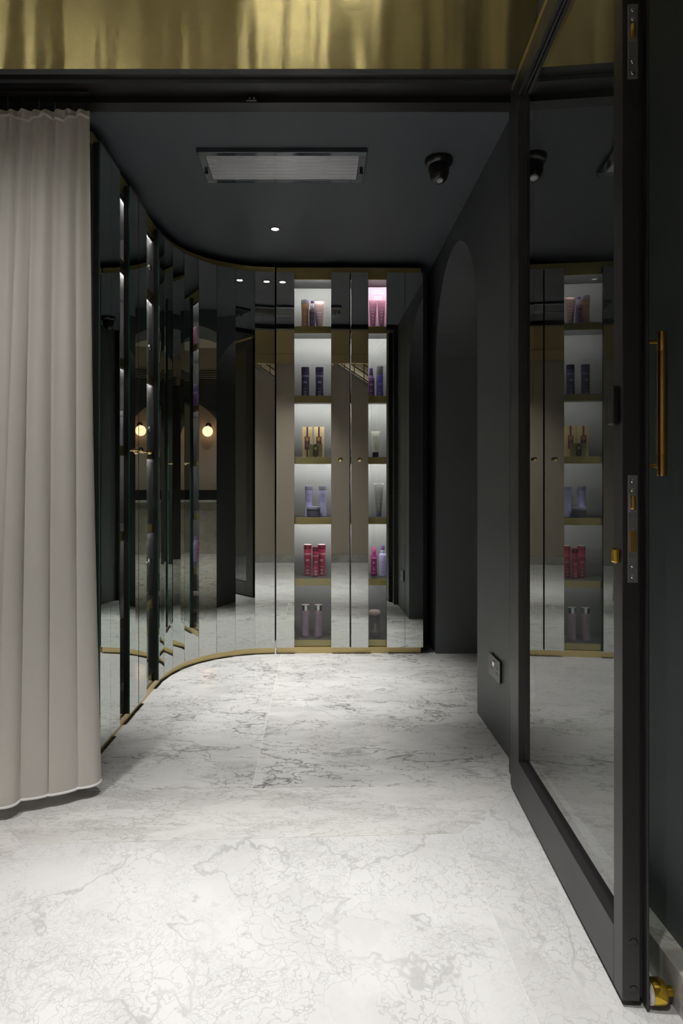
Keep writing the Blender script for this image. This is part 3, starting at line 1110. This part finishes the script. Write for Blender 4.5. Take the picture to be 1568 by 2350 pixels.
spray('pump_bottle', 'clear purple bottle with purple cap, half behind a mirror slat, second shelf', bx(852, YM), YM, r2 + e, top_h(845, YM, r2), 0.0225, 'violet_body', 'violet_cap', 'violet_cap', group=G, f=(0.69, 0.74))
bottle('serum_bottle', 'blue-violet bottle with a tall chrome cap on the second shelf', bx(872, YM), YM, r2 + e, top_h(841, YM, r2), 0.0225, 'blueviolet', 'silver_tube', 0.28, 0.97, group=G, word=None, bars=True, ink='lavender')
carton('gold_carton', 'tall champagne carton lettered TEN, left one on the third shelf', bx(705.5, YM + .02), YM + .02, r3 + e, 0.064, 0.045, top_h(980, YM, r3), 'champagne_carton', group=G, style='ten')
carton('gold_carton', 'tall champagne carton lettered TEN, right one on the third shelf', bx(732.5, YM + .03), YM + .03, r3 + e, 0.064, 0.045, top_h(979.5, YM, r3), 'champagne_carton', group=G, style='ten', rz=-0.05)
carton('small_carton', 'low olive gold carton standing in front of the two tall cartons', bx(724.5, 4.17), 4.17, r3 + e, 0.083, 0.045, top_h(1020, 4.165, r3), 'olive_carton', group=G, style='ten_small')
tube('squeeze_tube', 'cream tube lettered CC with a navy cap on the third shelf', bx(862, YM - .03), YM - .03, r3 + e, top_h(990, YM - .03, r3), 0.060, 0.020, 'cream_tube', 'navy_cap', 0.20, group=G, word='CC', ink='print_dark', wordsize=0.50, wordz=0.70)
for k, px in enumerate((709, 740.5)):
    bottle('shampoo_bottle', ('left' if k == 0 else 'right') + ' one of the two lavender bottles on the fourth shelf', bx(px, YM), YM, r4 + e, top_h(1115, YM, r4), 0.0262, 'lavender', 'lavender_cap', 0.15, 0.90, group=G, word='CAVIAR', ink='lavender_cap')
t = thing('cosmetic_jar', 'squat slate violet jar in front of the lavender bottles', 'jar', (bx(719.5, 4.19), 4.19, r4 + e), 0, G)
MB().lathe([(0.040, 0), (0.0425, 0.002), (0.0425, 0.044), (0.041, 0.045)], 32).build('body', 'jar_slate', t)
MB().lathe([(0.0435, 0.0455), (0.0445, 0.047), (0.0445, 0.064), (0.043, 0.066), (0.0, 0.066)], 32).build('lid', 'lavender_cap', t)
tube('squeeze_tube', 'patterned silver tube on a blue cap on the fourth shelf', bx(869.5, YM - .02), YM - .02, r4 + e, top_h(1110, YM - .02, r4), 0.062, 0.018, 'silver_tube', 'blue_cap', 0.12, group=G, word=None, crimp='print_white')
for k, (px, yy) in enumerate(((706.5, 4.285), (738.5, 4.285))):
    bottle('shampoo_bottle', ('left' if k == 0 else 'right') + ' one of the two crimson bottles with wine caps on the fifth shelf', bx(px, yy), yy, r5 + e, top_h(1249, yy, r5), 0.0265, 'crimson', 'wine_cap', 0.165, 0.87, group=G, captop='pink_cap')
bottle('serum_bottle', 'slim crimson bottle between the two crimson shampoo bottles', bx(724.5, 4.235), 4.235, r5 + e, top_h(1255, 4.235, r5), 0.0205, 'crimson', 'wine_cap', 0.16, 0.95, group=G)
spray('spray_bottle', 'magenta spray bottle with a hot pink nozzle on the fifth shelf', bx(858.5, 4.285), 4.285, r5 + e, top_h(1255, 4.285, r5), 0.0205, 'magenta_body', 'magenta_body', 'hot_pink', group=G, f=(0.72, 0.85))
spray('spray_bottle', 'lavender spray bottle with a purple nozzle on the fifth shelf', bx(878.5, 4.275), 4.275, r5 + e, top_h(1252, 4.275, r5), 0.0235, 'lavender', 'lavender_cap', 'violet_cap', group=G, word=None, ink='lavender_cap', f=(0.74, 0.85))
for k, px in enumerate((701.5, 731)):
    yy = 4.235
    bottle('shampoo_bottle', ('left' if k == 0 else 'right') + ' one of the two pale pink-purple bottles on the bottom shelf', bx(px, yy), yy, r6 + 0.001, 0.205, 0.0265, 'pale_purple', 'chrome', 0.18, 0.88, group=G, word='CAVIAR', ink='lavender_cap', captop='pink_cap')
t = thing('clear_jar', 'clear jar with a scalloped blush lid on the bottom shelf', 'jar', (bx(860, 4.24), 4.24, r6 + 0.001), 0, G)
MB().lathe([(0.032, 0), (0.034, 0.003), (0.034, 0.132), (0.032, 0.138), (0.0305, 0.138), (0.0305, 0.132), (0.031, 0.006)], 32).build('glass', 'jar_glass', t)
MB().lathe([(0.029, 0.0065), (0.0300, 0.0075), (0.0300, 0.030), (0.029, 0.031), (0, 0.031)], 28).build('contents', 'blush', t)
lid = MB()
seg = 40
prof = [(0.030, 0.1385), (0.037, 0.142), (0.0385, 0.150), (0.0375, 0.160), (0.033, 0.166), (0.0, 0.168)]
lid.lathe(prof, seg)
lid.v = [(x * (1 + 0.025 * math.cos(10 * math.atan2(y, x))), y * (1 + 0.025 * math.cos(10 * math.atan2(y, x))), z) for x, y, z in lid.v]
lid.build('lid', 'pink_cap', t)
pm = MB()
for k in range(5):
    print_bar(pm, 0.012, 0.006, 0.04 + k * 0.011, 0.0345)
tag(pm.build('print', 'print_white', t), kind='stuff')

# products in the left cabinet (narrow glimpses between the slats)
GL = 'products in the left cabinet'


def lpos(u, d):
    c, s = math.cos(rzl), math.sin(rzl)
    return ol.x + c * u - s * d, ol.y + s * u + c * d


for (u, d, zs, wd, dp, h, mat, lab, style) in (
        (0.335, 0.10, r4, 0.07, 0.06, 0.225, 'amber_carton', 'amber gold carton in the left cabinet at knee height', 'band'),
        (0.335, 0.10, r5, 0.07, 0.06, 0.24, 'peach_carton', 'peach carton low in the left cabinet', 'band'),
        (0.335, 0.10, r3, 0.07, 0.06, 0.24, 'pink_card', 'pink carton at eye height in the left cabinet', 'caviar'),
        (0.335, 0.10, r1, 0.07, 0.06, 0.20, 'violet_cap', 'violet carton on the top shelf of the left cabinet', 'band')):
    x, y = lpos(u, d)
    carton('carton', lab, x, y, zs + e, wd, dp, h, mat, GL, rzl, style)
x, y = lpos(0.72, 0.14)
tube('squeeze_tube', 'mauve tube on the second shelf of the left cabinet', x, y, r2 + e, 0.20, 0.055, 0.018, 'mauve_tube', 'mauve_dark', 0.16, group=GL, rz=rzl)
x, y = lpos(0.80, 0.16)
bottle('shampoo_bottle', 'pale silver bottle on the third shelf of the left cabinet', x, y, r3 + e, 0.20, 0.026, 'cap_silver_violet', 'silver_tube', group=GL)
x, y = lpos(0.70, 0.15)
bottle('shampoo_bottle', 'lavender bottle low in the left cabinet', x, y, r5 + e, 0.20, 0.026, 'lavender', 'lavender_cap', group=GL)

# ------------------------------------------------------------------ glass door, standing open
HX, HY, TILT = 0.668, 2.300, math.radians(3.3)
dr = thing('door_1', 'tall black-framed glass door standing open on the right, with brass pull', 'door', (HX, HY, 0), 0, kind='structure')
# local frame: x = into the leaf thickness (to the right), y = from hinge (0) to free edge (-W)
dr.rotation_euler = (0, 0, -TILT)
DW, DT, DH = 0.970, 0.048, 2.405
ZR, ZT = 0.135, 2.335         # top of bottom rail, underside of top rail
ys_h, ys_f = -0.115, -DW + 0.045
# leaf is drawn in local coords (x thickness 0..DT)


def dpart(name, boxes, mat, parent=None, bev=0.0012):
    mb = MB()
    for b in boxes:
        mb.bbox(*b, bev)
    return mb.build(name, mat, parent or dr)


dpart('hinge_stile', [(0, DT, ys_h, -0.003, 0.012, DH), (0.022, DT - 0.002, ys_h - 0.012, ys_h + 0.004, ZR, ZT)], 'door_metal')
dpart('lock_stile', [(0, DT - 0.013, -DW, ys_f, 0.012, DH), (DT - 0.005, DT, -DW - 0.012, ys_f, 0.004, DH), (0.014, DT - 0.004, -DW + 0.008, ys_f, 0.014, DH)], 'door_metal')
dpart('bottom_rail', [(0, DT, ys_f + 0.0005, ys_h - 0.0005, 0.012, ZR)], 'door_metal')
dpart('bottom_bead', [(0.026, DT - 0.003, ys_f + 0.001, ys_h - 0.012, ZR + 0.0005, ZR + 0.016)], 'black_metal')
dpart('top_rail', [(0, DT, ys_f + 0.0005, ys_h - 0.0005, ZT, DH)], 'door_metal')
dpart('top_bead', [(0.012, 0.018, ys_f + 0.001, ys_h - 0.012, ZT - 0.012, ZT - 0.0005)], 'door_metal')
dpart('reflection_strip', [(0.0, 0.012, -DW, -0.02, DH + 0.0005, DH + 0.020)], 'brass_satin')  # brass strip added to stand for the brass reflection along the door head
MB().box(0.019, 0.025, ys_f - 0.004, ys_h + 0.004, ZR - 0.004, ZT + 0.004).build('glass_pane', 'door_glass', dr)
# lock plates in the free edge
for (z0, z1, extra) in ((1.864, 2.014, False), (0.853, 1.069, True)):
    yf = -DW
    pl = MB()
    pl.bbox(0.010, 0.030, yf - 0.0022, yf + 0.001, z0, z1, 0.0009)
    p = pl.build('lock_plate', 'steel_satin', dr)
    zc = z1 - 0.055
    rl = MB()
    rl.lathe([(0.0, zc - 0.014), (0.0045, zc - 0.014), (0.0055, zc - 0.011), (0.0055, zc + 0.011), (0.0045, zc + 0.014), (0, zc + 0.014)], 14, (0.020, yf - 0.002, 0))
    rl.build('roller', 'brass_handle', p)
    sc = MB()
    for z in ([z0 + 0.012, z0 + 0.034, z1 - 0.012, z1 - 0.030] + ([z0 + 0.105] if extra else [])):
        sc.lathe([(0, -0.0035), (0.003, -0.0035), (0.0042, -0.0022), (0.0042, 0)], 12, (0.020, yf, z), 'y')
    tag(sc.build('screws', 'chrome', p), kind='stuff')
    bz = MB()
    bz.bbox(0.0125, 0.0275, yf - 0.0032, yf - 0.001, zc - 0.019, zc + 0.019, 0.0006)
    bz.build('roller_housing', 'chrome', p)
    if extra:
        d = MB()
        d.bbox(0.0135, 0.0265, yf - 0.0050, yf - 0.001, z0 + 0.062, z0 + 0.104, 0.0008)
        d.build('dead_bolt', 'brass_handle', p)
sc = MB()
for z in (0.13, 0.035):
    sc.lathe([(0, -0.0012), (0.008, -0.0012), (0.0092, 0.0), (0.0092, 0.003)], 18, (0.022, -DW, z), 'y')
tag(sc.build('cover_caps', 'black_plastic', dr), kind='stuff')
# inner escutcheon and thumb turn on the left face
dpart('pull_block', [(-0.016, 0.0, -DW + 0.012, -DW + 0.040, 1.172, 1.252)], 'black_plastic', None, 0.004)
dpart('thumb_turn', [(-0.012, 0.0, -DW + 0.008, -DW + 0.030, 0.890, 0.920)], 'gold_polished', None, 0.004)
# brass pull on the right face
yh = -DW + 0.048
hb = thing('door_handle', None, None)
hb.parent = dr
hx = DT + 0.050
gr = MB()
gr.lathe([(0.0108, 1.112), (0.0113, 1.114), (0.0113, 1.325), (0.0108, 1.327)], 24, (hx, yh, 0))
gr.build('grip', 'brass_handle', hb)
for (a, b) in ((1.068, 1.1115), (1.3275, 1.367)):
    MB().lathe([(0, a), (0.0095, a), (0.0105, a + 0.002), (0.0105, b - 0.002), (0.0095, b), (0, b)], 24, (hx, yh, 0)).build('end_cap', 'brass_handle', hb)
for z in (1.089, 1.346):
    MB().lathe([(0.010, DT), (0.010, DT + 0.003), (0.0048, DT + 0.004), (0.0048, hx - 0.006)], 16, (0, yh, z), 'x').build('standoff', 'brass_handle', hb)
# hinges with bright screws on the far edge of the leaf and the jamb
for z in (2.187, 1.92, 1.02, 0.215):
    hp = MB().box(0.004, DT - 0.004, -0.0028, 0.0, z - 0.05, z + 0.05).build('hinge', 'black_metal', dr)
    s = MB()
    for dz in (-0.022, 0.022):
        s.lathe([(0, 0.003), (0.004, 0.002), (0.005, 0.0)], 12, (0.024, 0, z + dz), 'y')
    tag(s.build('screws', 'chrome', hp), kind='stuff')

# door stop on the skirting
ds = thing('door_stop', 'polished gold door stop with a white rubber ring by the skirting', 'door stop', (WALL_RF - 0.0405, 1.338, 0.0265))
MB().lathe([(0.010, 0.0), (0.010, -0.012), (0.021, -0.016), (0.0245, -0.022), (0.0245, -0.040), (0.0235, -0.044)], 32, (0, 0, 0), 'x').build('body', 'gold_polished', ds)
MB().lathe([(0.0230, -0.0442), (0.0235, -0.046), (0.0230, -0.051), (0.019, -0.0525)], 32, (0, 0, 0), 'x').build('rubber_ring', 'white_plastic', ds)
MB().lathe([(0.0185, -0.0527), (0.0185, -0.054), (0.0, -0.054)], 28, (0, 0, 0), 'x').build('rubber_pad', 'black_plastic', ds)

# ------------------------------------------------------------------ socket, ceiling grille, camera, lamps
so = thing('power_socket', 'bronze double power socket low on the dark right wall', 'socket', (WALL_R, 2.735, 0.0))
so.location = (WALL_R, 2.720, 0.298)
so_rot = MB()
so_rot.bbox(-0.010, -0.0055, -0.0855, 0.0855, -0.045, 0.045, 0.0012)
p = so_rot.build('plate', 'socket_plate', so)
MB().box(-0.0054, 0.0, -0.080, 0.080, -0.041, 0.041).build('back_box', 'black_plastic', so)
sw = MB()
for yy in (-0.007, 0.009):
    sw.bbox(-0.0145, -0.0085, yy - 0.005, yy + 0.005, 0.006, 0.027, 0.002)
    sw.build('rocker_switch', 'chrome', p)
    sw = MB()
hl = MB()
for yy in (-0.046, 0.046):
    hl.box(-0.0108, -0.0098, yy - 0.0022, yy + 0.0022, 0.004, 0.014)
    for dy in (-0.011, 0.011):
        hl.box(-0.0108, -0.0098, yy + dy - 0.0033, yy + dy + 0.0033, -0.014, -0.009)
tag(hl.build('pin_slots', 'black_board', p), kind='stuff')

# air grille
gx0, gx1, gy0, gy1 = -0.507, 0.206, 2.752, 3.034
gr = thing('air_grille', 'long chrome framed air grille in the dark ceiling', 'grille', ((gx0 + gx1) / 2, (gy0 + gy1) / 2, CEIL))
hw, hd = (gx1 - gx0) / 2, (gy1 - gy0) / 2
fw = 0.032
f = MB()
f.bbox(-hw, hw, -hd, -hd + fw, -0.020, -0.0005, 0.003)
f.bbox(-hw, hw, hd - fw, hd, -0.020, -0.0005, 0.003)
f.bbox(-hw, -hw + fw, -hd + fw, hd - fw, -0.020, -0.0005, 0.003)
f.bbox(hw - fw, hw, -hd + fw, hd - fw, -0.020, -0.0005, 0.003)
f.build('frame', 'grille_frame', gr)
MB().box(-hw + fw, hw - fw, -hd + fw, hd - fw, -0.0030, -0.0008).build('duct', 'black_board', gr)
nb_ = 7
for k in range(nb_):
    y0 = -hd + fw + 0.003 + k * (2 * hd - 2 * fw - 0.004) / nb_
    b_ = MB().prism([(y0, -0.0055), (y0 + 0.0012, -0.0045), (y0 + 0.0262, -0.0170), (y0 + 0.0250, -0.0180)], 'x', -hw + fw + 0.0005, hw - fw - 0.0005).build('blade', 'grille_metal', gr)
    MB().tube([(-hw + fw + 0.001, y0 + 0.0262, -0.0178), (hw - fw - 0.001, y0 + 0.0262, -0.0178)], 0.0011, 6).build('blade_highlight', 'chrome', b_)  # bright chrome line added as a highlight along the blade's lower edge
for s in (-1, 1):
    MB().lathe([(0.0, -0.036), (0.006, -0.036), (0.0085, -0.033), (0.0085, -0.026), (0.006, -0.024), (0.006, -0.020)], 16, (s * (hw - fw / 2), 0.02, 0)).build('thumb_screw', 'black_plastic', gr)

# dome camera
cv = thing('dome_camera', 'small black dome security camera on the ceiling', 'camera', (0.520, 2.850, CEIL))
MB().lathe([(0.060, -0.0005), (0.0605, -0.012), (0.056, -0.024), (0.046, -0.030), (0.0, -0.030)], 32).build('base', 'black_plastic', cv)
MB().lathe([(0.044, -0.030), (0.045, -0.050), (0.0435, -0.064), (0.040, -0.066)], 32).build('collar', 'black_plastic', cv)
db = MB()
db.lathe([(0.0, 0.040)] + [(0.0405 * math.sin(PI * k / 14), 0.0405 * math.cos(PI * k / 14)) for k in range(1, 11)] + [(0.024, -0.034), (0.020, -0.036)], 28)
ball = db.build('eyeball', 'black_plastic', cv, (0, -0.004, -0.066), (math.radians(-22), 0, 0))
MB().lathe([(0.0, -0.037), (0.0195, -0.0365), (0.0195, -0.033)], 20).build('lens', 'lens_glass', ball)
MB().lathe([(0.0085, -0.0375), (0.013, -0.0380), (0.0135, -0.0365)], 20).build('lens_ring', 'steel_satin', ball)


def spot(name, parent, loc, power, angle, blend, col, size=0.03, aim=None):
    ld = bpy.data.lights.new(name, 'SPOT')
    ld.energy = power
    ld.spot_size = math.radians(angle)
    ld.spot_blend = blend
    ld.color = col
    ld.shadow_soft_size = size
    o = bpy.data.objects.new(name, ld)
    C.objects.link(o)
    o.parent = parent
    o.location = loc
    if aim:
        o.rotation_euler = aim
    return o


def downlight(label, loc, power, angle, blend, col=(1, 0.95, 0.87), r=0.020, group=None, aim=None, size=0.02):
    t = thing('downlight', label, 'downlight', loc, 0, group)
    MB().lathe([(r * 1.35, -0.0004), (r * 1.35, -0.002), (r * 1.05, -0.004), (r * 0.95, -0.0012)], 28).build('trim_ring', 'black_plastic', t)
    MB().lathe([(r * 0.94, -0.0008), (r * 0.94, -0.0022), (0.0, -0.0024)], 28).build('lens', 'lamp_lens', t)
    spot('downlight_beam', t, (0, 0, -0.008), power, angle, blend, col, size, aim)
    return t


NEU = (1.0, 0.985, 0.965)
downlight('bright recessed downlight in the dark ceiling above the curved cabinet', (-0.235, 3.625, CEIL), 270, 58, 1.0, NEU)
GF = 'downlights of the front room ceiling'
downlight('front room downlight above the middle of the marble field', (-0.12, 1.40, CEIL_F), 235, 50, 1.0, NEU, group=GF, r=0.03, size=0.04)
downlight('front room downlight nearest the tan wall', (-0.30, 0.15, CEIL_F), 165, 80, 0.9, NEU, group=GF, r=0.03, size=0.04)
downlight('front room downlight on the left side', (-1.20, 0.95, CEIL_F), 178, 62, 1.0, NEU, group=GF, r=0.03, size=0.10, aim=(0.42, 0, -0.2))
downlight('front room downlight close to the brass sheet', (0.15, 1.86, CEIL_F), 100, 40, 1.0, NEU, group=GF, r=0.03, size=0.04)
# stairwell and side room lamps
downlight('downlight above the staircase behind the railing', (0.25, -1.35, CEIL_F), 90, 120, 0.9, r=0.03)
GS = 'downlights of the side room'
downlight('side room downlight in front of the dark partition', (3.45, 3.25, 2.85), 130, 90, 0.7, group=GS, r=0.03)
downlight('side room downlight above the marble counter', (5.15, 3.3, 2.85), 40, 100, 0.8, group=GS, r=0.03)

# globe wall lamp, counter and plant in the side room
gl = thing('globe_lamp', 'glowing warm white globe lamp on the tan wall, seen in a mirror slat', 'lamp', (6.199, 3.17, 1.90))
MB().lathe([(0.0, -0.012), (0.045, -0.012), (0.05, -0.006), (0.05, 0.0)], 24, (0, 0, 0.10), 'x').build('wall_plate', 'brass_polished', gl)
MB().tube([(-0.012, 0, 0.10), (-0.08, 0, 0.11), (-0.13, 0, 0.10), (-0.14, 0, 0.082)], 0.006, 8).build('arm', 'brass_polished', gl)
MB().lathe([(0.0835 * math.sin(PI * k / 18), -0.0835 * math.cos(PI * k / 18)) for k in range(19)], 32, (-0.14, 0, 0)).build('globe', 'globe_glow', gl)
ct = thing('marble_counter', 'grey marble counter in the side room, seen in the mirror slats', 'counter', (5.5, 3.4, 0))
MB().bbox(0.0, 0.55, -1.6, 1.6, 0, 0.78, 0.002).build('front', 'marble_skirt', ct)
MB().bbox(-0.02, 0.57, -1.62, 1.62, 0.781, 0.808, 0.003).build('top', 'marble_front', ct)
MB().bbox(0.42, 0.56, -1.6, 1.6, 0.8085, 0.965, 0.002).build('upstand', 'counter_dark', ct)
pt = thing('potted_plant', 'leafy green potted plant on the marble counter', 'plant', (5.70, 4.35, 0.809))
MB().lathe([(0.05, 0), (0.07, 0.01), (0.08, 0.12), (0.072, 0.125), (0.066, 0.11)], 24).build('pot', 'pot_dark', pt)
for k in range(5):
    a = k * 1.3
    MB().tube([(0.01 * math.cos(a), 0.01 * math.sin(a), 0.10), (0.03 * math.cos(a), 0.03 * math.sin(a), 0.25), (0.06 * math.cos(a), 0.06 * math.sin(a), 0.45)], 0.003, 6).build('stem', 'leaf_green', pt)
leaf = None
for k in range(30):
    a = k * 2.4
    z = 0.20 + 0.011 * k
    rr = 0.03 + 0.035 * random.random()
    if leaf is None:
        v = []
        for i in range(7):
            u = i / 6
            ww = 0.018 * math.sin(PI * u) ** 0.8
            zz = 0.012 * math.sin(PI * u)
            v += [(u * 0.075, -ww, zz), (u * 0.075, 0, zz - 0.004), (u * 0.075, ww, zz)]
        fcs = []
        for i in range(6):
            for q in range(2):
                fcs.append((i * 3 + q, i * 3 + 3 + q, i * 3 + 4 + q, i * 3 + 1 + q))
        leaf = MB().add(v, fcs, 0, True).build('leaf', 'leaf_green', pt)
        lf = leaf
    else:
        lf = leaf.copy()
        C.objects.link(lf)
    lf.location = (rr * 0.5 * math.cos(a), rr * 0.5 * math.sin(a), z)
    lf.rotation_euler = (random.uniform(-0.3, 0.3), random.uniform(-1.0, -0.2), a)

# ------------------------------------------------------------------ sheer curtain
ct = thing('sheer_curtain', 'sheer off-white linen curtain gathered in folds at the left of the opening', 'curtain', (-1.0, 2.25, 0))
nu, nv = 280, 46
XL, XR = -1.36, -0.748
# fold boundaries from the right edge, at the hem
folds = [0.0, 0.052, 0.135, 0.212, 0.266, 0.335, 0.41, 0.48, 0.55, 0.61]


def fold_phase(s):
    for i in range(len(folds) - 1):
        if folds[i] <= s <= folds[i + 1]:
            return i, (s - folds[i]) / (folds[i + 1] - folds[i])
    return len(folds) - 2, 1.0


def curtain_pt(u, vv):
    """u 0 (right edge) .. 1 (left), vv 0 top .. 1 hem"""
    s = u * (XR - XL)
    i, ph = fold_phase(s)
    amp = 0.010 + 0.038 * vv ** 1.4
    roll = math.sin(PI * ph) ** 0.75 * (0.85 + 0.3 * math.sin(i * 2.7))
    lean = 0.014 * math.sin(2 * PI * ph + 0.6) * vv
    fine = 0.006 * (1 - vv) ** 1.5 * math.sin(s * 150) + 0.004 * math.sin(s * 61 + 3 * vv) * (0.4 + 0.6 * vv)
    ybase_top = 2.325
    ybase_hem = 2.262 - 0.66 * min(s, 0.215)
    y = ybase_top + (ybase_hem - ybase_top) * vv ** 1.05 - amp * roll + fine
    xr = -0.802 + (XR + 0.802) * vv
    x = xr - s * (0.96 + 0.04 * vv) + lean - 0.008 * math.sin(PI * vv) * (1 - u)
    z = 2.362 + (0.042 - 2.362) * vv
    return x, y, z


v, f = [], []
for jv in range(nv + 1):
    vv = jv / nv
    for iu in range(nu + 1):
        x, y, z = curtain_pt(iu / nu, vv)
        v.append((x + 1.0, y - 2.25, z))
for jv in range(nv):
    for iu in range(nu):
        a = jv * (nu + 1) + iu
        f.append((a, a + 1, a + nu + 2, a + nu + 1))
cl = MB().add(v, f, 0, True).build('fabric', 'sheer_linen', ct)
hem = [Vector(v[nv * (nu + 1) + iu]) for iu in range(0, nu + 1, 2)]
MB().tube([(p.x, p.y, p.z) for p in hem], 0.0042, 8).build('hem', 'hem_white', ct)
# gathered heading
hd = [Vector(v[iu]) for iu in range(0, nu + 1, 2)]
MB().tube([(p.x, p.y - 0.004 - 0.004 * math.sin(k * 0.55), p.z - 0.028 + 0.010 * math.sin(k * 0.21)) for k, p in enumerate(hd)], 0.0055, 8).build('heading_fold', 'sheer_linen', ct)
trk = thing('curtain_track', 'slim black curtain track fixed under the lintel', 'track', (-1.0, 2.325, 2.41))
MB().bbox(-0.22, 0.195, -0.008, 0.008, 0.012, 0.0247, 0.002).build('rail', 'black_metal', trk)
for k in range(8):
    MB().tube([(-0.2 + k * 0.055, 0, 0.012), (-0.2 + k * 0.055, 0.004, -0.03), (-0.2 + k * 0.055, 0, -0.045)], 0.0015, 6).build('glider', 'black_plastic', trk)
